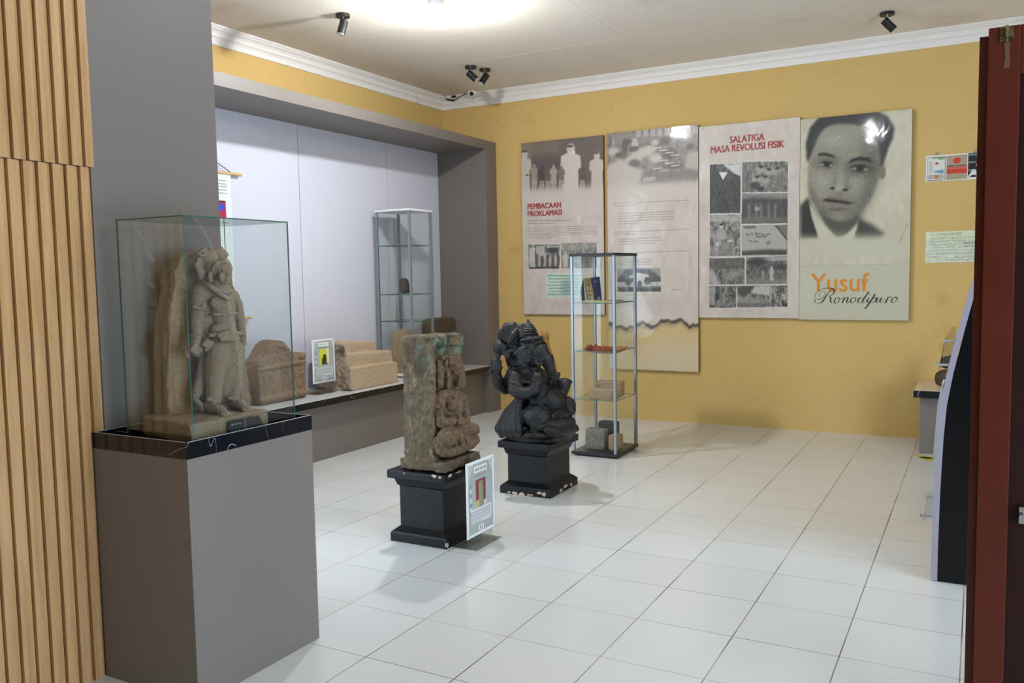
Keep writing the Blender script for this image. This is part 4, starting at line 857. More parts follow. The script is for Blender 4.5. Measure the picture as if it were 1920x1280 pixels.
# ------------------------------------------------------------------ exhibition panels
pp = print_mat('panel_print', .45, .5, .0035)
side = mat('brown_panel_edge', (96, 66, 48), .6); red = mat('red_ink', (150, 44, 50), .5); redw = layer(mat('worn_red_ink', (152, 46, 50), .5), (196, 170, 160), 110, .58, .64, .9)
def panel(x0, x1, z0, z1, label, art):
    T = thing('exhibition_panel', label, 'poster', ((x0+x1)/2, YB, z0), group='exhibition panels on the yellow wall'); d = .035
    bm = bmesh.new(); box(bm, (x0, YB-d, z0), (x1, YB-.001, z1), .001); link('board', bm, side, T)
    art.build('print', (x0, YB-d, z1), (1, 0, 0), pp, T, .0008); return T
PXY = YB-.035-.0018
# panel 1
x0, x1, z0, z1 = -4.188, -3.278, 1.036, 2.80
a = Art(x1-x0, z1-z0, .0045, (200, 188, 178), 11, 4).frame((50, 122), (443, 87), (452, 950), (58, 942))
sky = a.mask([(40, 80), (450, 60), (450, 345), (40, 350)]); sky = a.blur(sky, 9); a.put(sky, (96, 84, 78), .96)
a.poly([(50, 118), (100, 114), (100, 210), (50, 215)], (130, 112, 100), .8, 3); a.poly([(85, 120), (235, 110), (235, 180), (85, 180)], (122, 108, 100), .7, 6); a.ell((180, 240), 90, 60, (82, 74, 74), .7, .5)
W1 = (206, 196, 184)
def man(A, cx, top, hw, bot, col=W1, head=.55):
    hh = hw*head; A.ell((cx, top+hh*1.2), hh, hh*1.35, col, .95, .2); A.poly([(cx-hh*.6, top+hh*2), (cx+hh*.6, top+hh*2), (cx+hw, top+hh*2.9), (cx+hw*1.12, top+hh*6), (cx+hw*.8, top+hh*6.2), (cx+hw*.85, bot), (cx-hw*.85, bot), (cx-hw*.8, top+hh*6.2), (cx-hw*1.12, top+hh*6), (cx-hw, top+hh*2.9)], col, .95, 1)
man(a, 288, 128, 46, 370, W1, .42); a.rect(296, 158, 308, 176, (216, 208, 198)); a.ell((284, 138), 17, 7, (86, 76, 70), .9); a.ell((282, 156), 4, 2, (110, 96, 86), .7)
man(a, 414, 168, 34, 370, (196, 184, 170), .42); a.ell((412, 172), 12, 5, (80, 70, 66), .9)
man(a, 66, 158, 30, 372, (190, 180, 166), .48); a.ell((66, 160), 14, 6, (80, 70, 66), .9); a.ell((78, 272), 8, 4, (80, 70, 66))
for cx, top, c in ((112, 232, (150, 138, 126)), (148, 236, (74, 64, 60)), (178, 232, (96, 86, 80)), (205, 236, (168, 156, 142)), (242, 240, (120, 108, 98)), (345, 235, (92, 82, 76))):
    man(a, cx, top-10, 17, 318, c, .40); a.rect(cx-11, 300, cx+11, 368, (176, 164, 150), .7); a.stroke([(cx, 305), (cx, 368)], .003, (90, 80, 74), .7)
a.put(a.blur(a.mask([(40, 345), (460, 330), (460, 420), (40, 430)]), 8), (200, 188, 178), .92)
a.lines(78, 490, 292, 486, 1, (110, 92, 84), .6, 1); a.lines(78, 503, 205, 501, 1, (110, 92, 84), .6, 1)
a.lines(80, 524, 412, 572, 6, (130, 114, 104), .55, .45, -.02)
a.photo(82, 606, 232, 723, 50, 170, 2); a.photo(240, 600, 413, 722, 80, 165, 3)
a.rect(86, 620, 112, 722, (204, 198, 188), .8); a.rect(120, 612, 160, 660, (190, 184, 174), .8); a.ell((200, 630), 26, 18, (58, 54, 52), .9); a.rect(172, 610, 228, 622, (200, 194, 184), .6)
for k in range(9): man(a, 122+k*13, 648+(k % 3)*5, 7, 712, (175, 168, 158) if k % 2 else (84, 78, 74), .5)
a.rect(86, 712, 230, 722, (60, 56, 54), .8); a.rect(330, 655, 412, 700, (96, 90, 84), .5); a.poly([(240, 600), (412, 600), (412, 625), (240, 640)], (182, 174, 162), .5, 2); man(a, 262, 640, 14, 718, (190, 182, 170), .45)
a.rect(167, 745, 345, 864, (214, 222, 208)); a.rect(170, 748, 342, 860, (182, 204, 186)); a.ell((215, 800), 40, 40, (200, 216, 200), .7, .4)
for k in range(7): a.lines(172+(k % 3)*8, 756+k*15, 338, 756+k*15, 1, (70, 96, 88), .75, .9)
a.ell((262, 815), 26, 38, (96, 128, 116), .45, .5); a.poly([(180, 880), (300, 870), (330, 900), (250, 925), (170, 905)], (182, 164, 156), .5, 6)
P1 = panel(x0, x1, z0, z1, 'sepia exhibition panel with red two line title, leftmost on the yellow wall', a)
def wpos(A, x0, z1, p): q = A.q(p); return x0+q[0]*A.w, z1-q[1]*A.h
def title(A, T, x0, z1, s, p0, p1, m=redw, **k):
    """fits lettering between the lower-left and upper-right drawing points"""
    (ax, az_), (bx, bz) = wpos(A, x0, z1, p0), wpos(A, x0, z1, p1); return text(s, m, T, (ax, PXY, az_), (1, 0, 0), bx-ax, bz-az_, 'title', **k)
title(a, P1, x0, z1, 'PEMBACAAN', (80, 437), (240, 402), thick=.0036); title(a, P1, x0, z1, 'PROKLAMASI', (80, 471), (243, 437), thick=.0036)
# panel 2
x0, x1, z0, z1 = -3.236, -2.325, .495, 2.808
a = Art(x1-x0, z1-z0, .0045, (202, 190, 178), 12, 4).frame((460, 82), (895, 48), (893, 1225), (457, 1205))
m2 = a.blur(a.mask([(440, 60), (900, 30), (900, 315), (440, 320)]), 8)
g = a.noise(40)*.6+a.noise(90)*.5; a.a = a.a*(1-m2[..., None])+m2[..., None]*((128+g*16)[..., None]*np.array((1, .93, .87)))
a.rect(462, 84, 895, 130, (150, 142, 136), .5)
for k in range(9): a.rect(600+k*34, 66+(-k), 622+k*34, 100-k, (186, 178, 170), .6)
a.rect(488, 100, 494, 140, (190, 180, 170), .7); a.rect(468, 90, 484, 132, (92, 82, 78), .5)
a.poly([(580, 110), (600, 105), (614, 140), (576, 148)], (196, 186, 174), .85, 1)
for cx, cy, r in ((490, 165, 26), (600, 190, 34), (640, 170, 34), (690, 128, 16), (668, 160, 26), (565, 210, 24), (690, 200, 30)): a.ell((cx, cy), r, r*.75, (194, 184, 172), .85, .35)
for cx, cy, rx, ry in ((516, 182, 18, 12), (585, 155, 20, 12), (588, 224, 28, 20), (545, 140, 14, 36), (560, 120, 20, 12), (855, 150, 20, 14), (760, 180, 34, 26), (780, 240, 40, 12), (740, 120, 26, 20), (820, 120, 22, 14)): a.ell((cx, cy), rx, ry, (88, 78, 74), .8, .3)
a.poly([(460, 230), (520, 200), (560, 230), (640, 260), (600, 330), (480, 350), (458, 300)], (196, 184, 172), .9, 3)
for k in range(10): a.poly([(680+k % 4*28, 150+k*12), (722+k % 4*28, 148+k*12), (724+k % 4*28, 154+k*12), (682+k % 4*28, 157+k*12)], (198, 190, 180), .8, 0)
a.poly([(845, 180), (895, 170), (895, 265), (830, 250)], (184, 172, 162), .85, 2); a.poly([(620, 262), (895, 258), (895, 300), (640, 320)], (118, 106, 98), .6, 4); a.poly([(630, 290), (690, 285), (690, 305), (632, 312)], (194, 184, 172), .7, 1)
a.put(a.blur(a.mask([(440, 330), (910, 318), (910, 400), (440, 400)]), 8), (202, 190, 178), .9)
for x, y, xe, n, dy, ls in ((488, 410, 858, 2, 12, .3), (512, 458, 780, 5, 12, .35), (488, 546, 860, 2, 12, .3), (512, 580, 716, 3, 12, .9), (488, 648, 860, 2, 12, .3), (512, 680, 668, 3, 12, .95)):
    a.lines(x, y, xe, y+dy*(n-1), n, (128, 112, 102), .6, ls, -.03)
a.rect(503, 718, 712, 832, (150, 146, 140)); a.clip = a.mask([(503, 718), (712, 718), (712, 832), (503, 832)]); a.poly([(503, 770), (545, 722), (650, 718), (712, 765), (712, 790), (503, 790)], (86, 82, 80), .95, 1); a.rect(503, 718, 712, 724, (176, 172, 166), .8)
a.rect(503, 786, 712, 808, (196, 192, 186)); a.poly([(560, 756), (600, 740), (655, 752), (655, 764), (560, 766)], (206, 202, 196), .95, 0); a.rect(590, 762, 636, 806, (200, 196, 190)); a.ell((610, 796), 11, 16, (60, 58, 56)); 
for cx in (648, 556): a.ell((cx, 784), 15, 17, (58, 56, 54), .95, .35)
for k in range(8): a.rect(508+k*7, 788, 510+k*7, 806, (110, 106, 102)); a.rect(668+k*6, 788, 669+k*6, 806, (110, 106, 102))
a.rect(503, 806, 712, 832, (74, 72, 70)); a.rect(505, 806, 712, 812, (150, 146, 140), .6)
a.clip = None; a.lines(540, 846, 650, 846, 1, (140, 126, 116), .4, 1); a.lines(770, 824, 812, 824, 1, (120, 104, 96), .6, 1)
a.ell((700, 900), 90, 40, (188, 172, 164), .5, .8)
xs = np.linspace(455, 897, 46); rr = np.random.default_rng(5); ed = [982, 978, 992, 996, 994, 1000, 1004, 998, 1000, 988, 986, 974, 985, 990, 998, 996, 982, 966, 970, 966, 975, 972, 970, 960, 975, 985, 998, 990, 996, 984]
ed = np.interp(xs, np.linspace(455, 897, len(ed)), ed)+rr.normal(size=46)*2
low = [(x, y) for x, y in zip(xs, ed)]
a.poly(low+[(900, 1230), (450, 1230)], (206, 180, 124), .95)
for i in range(4): a.rect(455, 1030+i*48, 897, 1034+i*48, (190, 160, 110), .3)
gm = np.clip(a.noise(9)*.5, 0, 1)*a.mask(low+[(900, 1230), (450, 1230)]); a.put(gm, (190, 158, 104), .5)
a.poly([(450, 1090), (900, 1090), (900, 1230), (450, 1230)], (204, 186, 158), .65, 14)
band = low+[(x, y+10+7*abs(math.sin(x*.05))) for x, y in low[::-1]]
a.poly(band, (48, 44, 46), .9, 1); a.poly([(x, y+4) for x, y in low]+[(x, y+26) for x, y in low[::-1]], (96, 78, 60), .45, 4)
a.poly([(455, 1203), (893, 1222), (893, 1228), (455, 1210)], (150, 120, 90), .5)
panel(x0, x1, z0, z1, 'longest exhibition panel with sepia crowd photo and burnt paper edge, behind the near showcase', a)
# panel 3
x0, x1, z0, z1 = -2.318, -1.414, 1.016, 2.782
a = Art(x1-x0, z1-z0, .0045, (200, 188, 176), 13, 4).frame((32, 145), (592, 97), (590, 1212), (35, 1200))
ph = [(92, 350, 264, 622, 40, 110), (272, 340, 525, 508, 80, 160), (270, 514, 525, 682, 66, 120), (92, 630, 264, 860, 70, 180), (272, 690, 525, 858, 110, 160), (92, 870, 288, 1018, 66, 150), (296, 865, 525, 1018, 66, 140), (92, 1025, 243, 1147, 60, 150), (248, 1027, 433, 1147, 70, 160), (437, 1027, 527, 1147, 50, 190)]
for k, (p, q_, r_, s_, dk_, lt_) in enumerate(ph): a.rect(p-4, q_-4, r_+4, s_+4, (206, 198, 190)); a.photo(p, q_, r_, s_, dk_, lt_, k)
a.clip = sum(a.mask([(p, q_), (r_, q_), (r_, s_), (p, s_)]) for p, q_, r_, s_, _, _ in ph).clip(0, 1)
a.poly([(160, 352), (264, 350), (264, 420), (225, 400), (200, 380), (190, 372)], (206, 204, 200), .95, 1); a.poly([(92, 440), (92, 375), (115, 358), (150, 395), (165, 440)], (48, 46, 46), .9, 0); a.poly([(143, 393), (190, 396), (166, 438)], (214, 212, 208)); a.rect(94, 440, 262, 618, (52, 50, 50), .45)
a.rect(272, 345, 300, 505, (100, 96, 92), .5)
for cx, cy in ((370, 385), (415, 400), (350, 440), (460, 395), (395, 440)): a.ell((cx, cy), 26, 20, (182, 176, 168), .6, .4); a.ell((cx+6, cy-18), 12, 9, (50, 48, 46), .8, .3)
a.ell((345, 470), 24, 20, (56, 54, 52), .8, .3); a.ell((375, 490), 20, 14, (50, 48, 46), .9, .2); a.ell((440, 490), 26, 12, (120, 114, 108), .9, .2); a.ell((480, 450), 22, 46, (110, 104, 98), .7, .3)
a.rect(272, 514, 525, 545, (150, 146, 140), .7); a.poly([(272, 545), (330, 530), (525, 550), (525, 660), (420, 640), (272, 640)], (62, 60, 58), .6, 3); a.poly([(272, 650), (525, 650), (525, 682), (272, 682)], (110, 106, 100), .7, 2)
for cx in (310, 350, 378, 420, 455): man(a, cx, 570, 8, 655, (120, 114, 108), .5)
a.ell((356, 600), 14, 12, (176, 170, 164), .7)
a.rect(92, 632, 264, 668, (178, 172, 166), .6); man(a, 158, 682, 24, 770, (160, 152, 144), .5); a.ell((158, 694), 10, 12, (188, 176, 164)); a.ell((158, 684), 11, 6, (44, 42, 40)); a.poly([(135, 735), (180, 728), (196, 760), (120, 770)], (168, 160, 152), .8, 1)
a.ell((188, 816), 32, 33, (120, 114, 108), 1, .08); a.ell((182, 806), 24, 22, (150, 144, 136), .7, .5); a.ell((205, 776), 16, 9, (190, 184, 176), .9); a.ell((134, 792), 11, 11, (194, 190, 184)); a.poly([(92, 830), (150, 820), (250, 850), (250, 860), (92, 860)], (140, 134, 126), .6, 2)
a.poly([(272, 692), (470, 692), (520, 760), (520, 830), (272, 835)], (172, 166, 158), .9, 1); a.poly([(440, 690), (525, 690), (525, 780), (470, 715)], (110, 106, 100), .9, 1); a.poly([(465, 692), (525, 770), (520, 775), (458, 694)], (50, 48, 46)); a.poly([(272, 835), (400, 825), (525, 830), (525, 858), (272, 858)], (66, 64, 60), .9, 2); a.rect(280, 695, 348, 708, (100, 96, 92), .9)
for pts in ([(298, 735), (302, 748), (312, 744)], [(320, 738), (330, 735), (328, 745)], [(348, 730), (350, 745), (358, 738)], [(362, 735), (374, 742)], [(380, 738), (392, 748)], [(398, 742), (410, 748)], [(412, 740), (428, 744)], [(350, 757), (362, 750), (370, 760)], [(376, 758), (388, 750)], [(392, 760), (408, 752)], [(310, 775), (330, 782)], [(340, 778), (360, 784)], [(408, 788), (426, 780)], [(410, 798), (430, 790)]): a.stroke(pts, .004, (50, 48, 46), .9)
a.rect(92, 872, 288, 930, (84, 80, 76), .6); a.poly([(92, 920), (130, 960), (150, 1018), (92, 1018)], (188, 182, 176), .7, 2); a.poly([(190, 960), (288, 935), (288, 960), (200, 1000)], (160, 154, 148), .6, 2)
a.rect(296, 866, 525, 890, (178, 174, 168), .7); a.ell((355, 893), 60, 24, (58, 56, 54), .9, .4); a.ell((490, 925), 42, 16, (62, 60, 56), .9, .4); a.poly([(296, 985), (525, 990), (525, 1018), (296, 1018)], (134, 130, 122), .7, 2); man(a, 438, 920, 13, 1000, (180, 176, 170), .5); man(a, 390, 940, 7, 990, (160, 156, 150), .5)
a.rect(94, 1030, 122, 1130, (176, 170, 164), .6); a.rect(125, 1030, 150, 1100, (56, 54, 52), .6); a.rect(160, 1060, 180, 1140, (160, 154, 148), .5)
a.poly([(248, 1028), (350, 1028), (330, 1060), (290, 1080), (248, 1075)], (76, 72, 68), .9, 1); a.poly([(345, 1028), (432, 1028), (432, 1085), (320, 1065)], (196, 190, 184), .85, 1); a.rect(250, 1120, 432, 1146, (104, 100, 96), .6)
for k in range(12): man(a, 262+k*15, 1088+(k % 2)*6, 6, 1125, (150, 144, 138), .6)
P3 = panel(x0, x1, z0, z1, 'exhibition panel with red title over a grid of ten black and white photographs', a)
title(a, P3, x0, z1, 'SALATIGA', (204, 236), (393, 183), thick=.0036); title(a, P3, x0, z1, 'MASA REVOLUSI FISIK', (100, 290), (503, 223), thick=.0036)
# panel 4: portrait
x0, x1, z0, z1 = -1.411, -.521, 1.005, 2.758
a = Art(x1-x0, z1-z0, .0045, (196, 188, 164), 14, 4).frame((595, 95), (1218, 50), (1205, 1225), (592, 1213))
a.poly([(590, 912), (1210, 908), (1210, 1230), (590, 1220)], (190, 184, 160), .9); a.stroke([(594, 912), (1207, 909)], .002, (150, 140, 120), .6)
sk, dk1 = (140, 134, 118), (36, 35, 33)
a.poly([(596, 575), (640, 528), (700, 700), (705, 760), (598, 765)], (40, 38, 36), .97, 3); a.poly([(915, 645), (1000, 690), (1075, 745), (1040, 775), (895, 775)], (58, 55, 50), .92, 4)   # coat
a.poly([(645, 560), (690, 620), (730, 690), (790, 770), (705, 775), (660, 640)], (196, 190, 170), .95, 1); a.poly([(920, 650), (915, 700), (890, 775), (790, 772), (830, 735)], (198, 192, 172), .95, 1)
a.poly([(690, 590), (940, 560), (915, 680), (850, 745), (805, 760), (740, 690)], (86, 81, 71), .95, 2)            # neck
a.poly([(632, 330), (625, 230), (648, 140), (700, 84), (790, 56), (1000, 44), (1080, 90), (1118, 150), (1112, 210), (1085, 270), (1062, 345), (1040, 400), (1020, 300), (690, 250), (650, 325)], (42, 42, 42), .98, 2)      # hair
a.ell((1052, 398), 22, 38, (126, 118, 102), .95, .2)
face = [(640, 330), (662, 270), (690, 205), (715, 160), (750, 132), (800, 122), (880, 126), (950, 142), (1000, 175), (1030, 235), (1040, 320), (1040, 400), (1018, 480), (985, 560), (940, 615), (890, 652), (840, 668), (790, 662), (730, 635), (685, 590), (650, 530), (636, 440)]
a.poly(face, sk, 1, 2)
a.poly([(930, 180), (1035, 250), (1040, 400), (985, 560), (890, 655), (850, 660), (930, 560), (960, 440)], (92, 87, 76), .8, 9); a.poly([(640, 430), (700, 560), (790, 660), (730, 640), (650, 535)], (88, 83, 72), .75, 5)
a.ell((790, 210), 80, 45, (172, 166, 148), .55, .8); a.ell((720, 445), 48, 46, (168, 160, 142), .55, .8); a.ell((905, 450), 50, 46, (160, 153, 136), .5, .8); a.ell((820, 400), 22, 70, (168, 161, 144), .55, .7); a.ell((815, 630), 44, 22, (152, 145, 128), .6, .6)
a.ell((745, 336), 66, 34, (92, 86, 75), .75, .6); a.ell((925, 368), 84, 42, (82, 77, 67), .8, .6); a.ell((820, 590), 90, 50, (96, 90, 79), .4, .7)
a.poly([(690, 300), (700, 284), (730, 280), (770, 292), (795, 310), (770, 308), (730, 298)], dk1, .9, 1); a.poly([(862, 345), (880, 322), (930, 308), (980, 316), (1004, 346), (960, 334), (910, 332)], dk1, .92, 1)     # brows
a.poly([(705, 338), (735, 326), (775, 338), (784, 350), (740, 348)], dk1, .85, 1); a.ell((742, 346), 19, 14, (30, 29, 27), .95, .3); a.ell((718, 348), 9, 5, (176, 170, 156), .7, .4); a.ell((768, 352), 8, 5, (172, 166, 152), .7, .4); a.poly([(712, 360), (745, 368), (780, 362), (745, 362)], dk1, .5, 1)
a.poly([(868, 366), (900, 352), (950, 355), (985, 376), (940, 364)], dk1, .9, 1); a.ell((930, 374), 23, 16, (28, 27, 25), .95, .3); a.ell((900, 374), 10, 6, (170, 164, 150), .6, .4); a.ell((960, 380), 10, 6, (160, 154, 142), .6, .4); a.poly([(885, 390), (930, 400), (975, 392), (930, 393)], dk1, .5, 1)
a.poly([(800, 350), (812, 420), (790, 470), (775, 480), (780, 440)], (112, 105, 92), .5, 3); a.poly([(852, 380), (862, 450), (878, 480), (858, 500), (846, 470)], (96, 90, 78), .65, 3)
a.ell((776, 482), 13, 8, dk1, .85, .4); a.ell((846, 492), 15, 8, dk1, .85, .4); a.ell((812, 478), 22, 18, (176, 168, 150), .6, .6); a.ell((818, 515), 20, 14, (112, 105, 92), .5, .6)
a.poly([(715, 545), (752, 536), (800, 544), (862, 556), (900, 566), (860, 574), (800, 564), (750, 560)], (46, 40, 37), .96, 1); a.poly([(735, 535), (770, 524), (800, 532), (850, 540), (880, 556), (800, 546)], (116, 104, 92), .8, 1); a.poly([(745, 560), (800, 566), (860, 574), (830, 592), (780, 588)], (132, 120, 106), .8, 2); a.ell((808, 600), 44, 9, (86, 80, 70), .7, .6)
a.poly([(660, 580), (730, 640), (800, 672), (890, 660), (960, 600), (940, 660), (850, 700), (780, 700), (700, 640)], (74, 69, 60), .6, 5)
fm = a.blur(a.mask(face), 1); gr = a.rng.normal(size=a.X.shape)*9+a.noise(90)*2.5; a.a += (gr*fm)[..., None]
a.put(a.blur(a.mask([(560, 752), (1240, 748), (1240, 860), (560, 860)]), 7), (194, 187, 163), .97)
a.poly([(1150, 780), (1190, 690), (1205, 688), (1180, 730), (1160, 785)], (156, 146, 124), .8, 1); a.ell((660, 1050), 70, 90, (200, 196, 176), .5, .8)
P4 = panel(x0, x1, z0, z1, 'exhibition panel with large black and white portrait and orange lettering, rightmost of the four', a)
title(a, P4, x0, z1, 'Yusuf', (655, 1059), (985, 955), mat('orange_ink', (206, 134, 44), .45), bold=.015)
# handwritten line as inked strokes
def ink(paths, to, m, parent, name='script_lettering'):
    bm = bmesh.new()
    for path in paths:
        P = [V(to(p[0], p[1])) for p in path]; W = [p[2] for p in path]; n = len(P); Q = []
        for i in range(n-1):       # smooth the stroke
            p0, p1, p2, p3 = P[max(i-1, 0)], P[i], P[i+1], P[min(i+2, n-1)]
            for k in range(5):
                t_ = k/5; Q.append((.5*((2*p1)+(p2-p0)*t_+(2*p0-5*p1+4*p2-p3)*t_*t_+(3*p1-p0-3*p2+p3)*t_**3), W[i]*(1-t_)+W[i+1]*t_))
        Q.append((P[-1], W[-1])); L = []; R_ = []
        for i, (p, w_) in enumerate(Q):
            d = (Q[min(i+1, len(Q)-1)][0]-Q[max(i-1, 0)][0]); d = d.normalized() if d.length > 1e-7 else V((1, 0, 0)); s_ = V((-d.z, 0, d.x))*w_/2
            L.append(bm.verts.new(p+s_)); R_.append(bm.verts.new(p-s_))
        for i in range(len(Q)-1):
            try: bm.faces.new((L[i], L[i+1], R_[i+1], R_[i]))
            except Exception: pass
    return link(name, bm, m, parent)
# drawing frame of the lettering: panel corners of its own sketch
def to4(x, y):
    # sketch units -> panel 4 drawing coordinates
    px, pyy = 1500+x*.109375, 500+y*.10934; q = a.q(((px-1300)/.33588, (pyy-190)/.33594)); return (x0+q[0]*a.w, PXY-.0004, z1-q[1]*a.h)
T_, N_, H_ = .0035, .006, .011
scr = [
 [(345, 510, T_), (330, 480, T_), (345, 440, T_), (400, 405, T_), (440, 420, T_), (430, 480, T_), (370, 540, N_), (300, 550, T_), (265, 500, T_), (290, 430, T_), (380, 370, T_), (500, 355, N_), (580, 375, H_), (595, 420, H_), (570, 465, N_), (510, 490, T_), (535, 520, H_), (535, 590, H_), (560, 615, T_), (600, 600, T_)],
 [(560, 385, T_), (500, 430, N_), (440, 520, H_), (390, 590, H_), (330, 618, T_), (280, 605, T_), (258, 580, N_), (265, 565, H_), (275, 575, N_)],
 [(660, 525, T_), (625, 530, N_), (600, 580, H_), (615, 618, N_), (650, 610, T_), (685, 570, N_), (680, 530, N_), (660, 525, T_), (700, 545, T_), (750, 530, T_), (775, 520, N_)],
 [(775, 520, N_), (755, 570, H_), (730, 618, H_)], [(745, 590, T_), (790, 535, T_), (820, 520, N_), (835, 530, H_), (815, 580, H_), (815, 612, N_), (840, 610, T_), (880, 570, T_)],
 [(930, 525, T_), (900, 535, N_), (878, 580, H_), (890, 618, N_), (925, 608, T_), (962, 570, N_), (955, 530, N_), (930, 525, T_), (980, 545, T_), (1030, 530, T_)],
 [(1112, 545, N_), (1085, 525, T_), (1045, 530, N_), (1005, 575, H_), (1003, 612, N_), (1040, 610, T_), (1085, 575, T_), (1118, 530, T_)], [(1190, 425, H_), (1135, 505, H_), (1085, 580, H_), (1085, 614, N_), (1115, 607, T_), (1165, 560, T_)],
 [(1195, 525, N_), (1165, 580, H_), (1165, 612, N_), (1190, 608, T_), (1240, 550, T_)], [(1205, 486, H_), (1215, 480, H_)],
 [(1298, 465, H_), (1240, 560, H_), (1180, 650, H_), (1125, 722, H_)], [(1225, 590, T_), (1275, 540, T_), (1310, 525, N_), (1320, 550, H_), (1290, 600, N_), (1245, 615, T_), (1225, 600, T_)],
 [(1355, 525, N_), (1320, 575, H_), (1320, 612, N_), (1350, 600, T_), (1410, 530, N_)], [(1415, 525, N_), (1385, 580, H_), (1385, 615, N_), (1410, 608, T_), (1460, 560, T_)],
 [(1525, 515, N_), (1500, 570, H_), (1465, 625, H_)], [(1490, 590, T_), (1530, 535, T_), (1565, 520, N_), (1575, 530, N_)],
 [(1660, 520, T_), (1610, 535, N_), (1578, 585, H_), (1590, 622, N_), (1630, 612, T_), (1672, 570, N_), (1665, 530, N_), (1640, 535, T_), (1670, 545, T_), (1700, 540, T_)]]
ink(scr, to4, mat('black_ink', (40, 34, 34), .5), P4)

# ------------------------------------------------------------------ small sheets on the back wall
spm = print_mat('sheet_print', .3, .5, .004)
T = thing('sticker_sheet', 'white framed strip of three small vintage posters, upper one of two wall sheets', 'poster', (-.2, YB, 2.15))
x0, x1, z0, z1 = -.415, .06, 2.155, 2.366
bm = bmesh.new(); box(bm, (x0, YB-.006, z0), (x1, YB-.001, z1)); link('board', bm, M['white'], T)
a = Art(x1-x0, z1-z0, .003, (222, 220, 214), 21, 2).frame((170, 190), (724, 190), (724, 425), (170, 425))
a.rect(178, 203, 335, 420, (120, 130, 118)); a.rect(184, 208, 330, 415, (214, 212, 202)); a.ell((262, 262), 15, 12, (206, 60, 40), 1, .1); a.poly([(220, 208), (330, 206), (330, 222), (290, 232), (255, 212), (240, 226)], (90, 140, 80), .8, 0); a.poly([(230, 330), (320, 320), (320, 358), (250, 345)], (90, 140, 170), .9, 1)
a.lines(190, 368, 326, 410, 4, (60, 60, 56), .8, .9); a.ell((262, 385), 20, 20, (214, 120, 60), .9, .2)
for k in range(3): a.stroke([(195+k*12, 240), (195+k*12, 350)], .0015, (90, 96, 90), .7)
a.rect(344, 200, 520, 415, (168, 150, 128)); a.ell((432, 247), 32, 27, (202, 62, 36), 1, .06); a.rect(346, 302, 520, 362, (196, 60, 40)); a.rect(526, 190, 724, 408, (24, 22, 26))
for xx_ in range(352, 510, 15): a.rect(xx_, 308, xx_+9, 322, (222, 170, 140), .6)
for yy_, n_ in ((198, 5), (266, 4), (336, 2)):
    for k in range(n_): a.rect(532+k*15, yy_, 543+k*15, yy_+13, (190, 188, 184), .8)
a.poly([(524, 404), (546, 404), (556, 385), (590, 385), (598, 404), (622, 404), (585, 335), (566, 335)], (216, 214, 210)); a.poly([(625, 200), (650, 200), (700, 400), (660, 404), (600, 310), (590, 300)], (206, 204, 200)); a.ell((615, 305), 22, 24, (180, 176, 174), .9)
a.build('print', (x0+.004, YB-.006, z1-.002), (1, 0, 0), spm, T, .0006)
blk = mat('black_letter_ink', (30, 28, 30), .5); cr_ = mat('cream_letter_ink', (225, 205, 180), .5); wht = mat('white_letter_ink', (220, 218, 216), .5)
def tx(s, x, y, w_, h_, m): text(s, m, T, (x0+(x-170)/554*(x1-x0), YB-.0075, z1-(y-190)/235*(z1-z0)), (1, 0, 0), w_/554*(x1-x0), h_/235*(z1-z0), 'lettering', bold=.03)
tx('SAMA WARNA', 352, 302, 160, 14, blk)
for xx_, w_ in ((-.345, .022), (-.075, .05)):
    bm = bmesh.new(); prism(bm, [(xx_, YB-.0065, 2.36), (xx_+w_, YB-.0065, 2.36), (xx_+w_*1.1, YB-.0065, 2.395), (xx_+w_*.2, YB-.0065, 2.39)], (0, .0004, 0)); link('tape', bm, mat('grey_tape', (150, 146, 132), .5), T)
T = thing('handwritten_letter', 'pale sheet with handwritten lines, lower one of two wall sheets', 'document', (-.2, YB, 1.48))
x0, x1, z0, z1 = -.405, .02, 1.486, 1.742
bm = bmesh.new(); box(bm, (x0, YB-.005, z0), (x1, YB-.001, z1)); link('board', bm, M['white'], T)
a = Art(x1-x0, z1-z0, .003, (206, 212, 190), 22, 5).frame((170, 880), (660, 880), (660, 1165), (170, 1160)); a.ell((400, 930), 160, 40, (214, 214, 160), .6, .8)
r = np.random.default_rng(3)
for y, xa, xb in ((900, 285, 460), (942, 215, 590), (970, 185, 600), (998, 215, 600), (1025, 200, 600), (1052, 205, 600), (1080, 205, 600), (1110, 205, 260), (1118, 335, 600), (1140, 345, 600)):
    x = xa
    while x < xb:
        n = r.integers(3, 6); pts = [(x+i*5, y+r.uniform(-7, 7)) for i in range(n)]; a.stroke(pts, .0013, (52, 50, 48), .85); x += n*5+6
a.stroke([(295, 914), (465, 910)], .0013, (52, 50, 48)); 
for y in (985, 995, 1020): a.stroke([(490, y), (600, y-3)], .0016, (52, 50, 48))
a.build('print', (x0, YB-.005, z1), (1, 0, 0), spm, T, .0006)

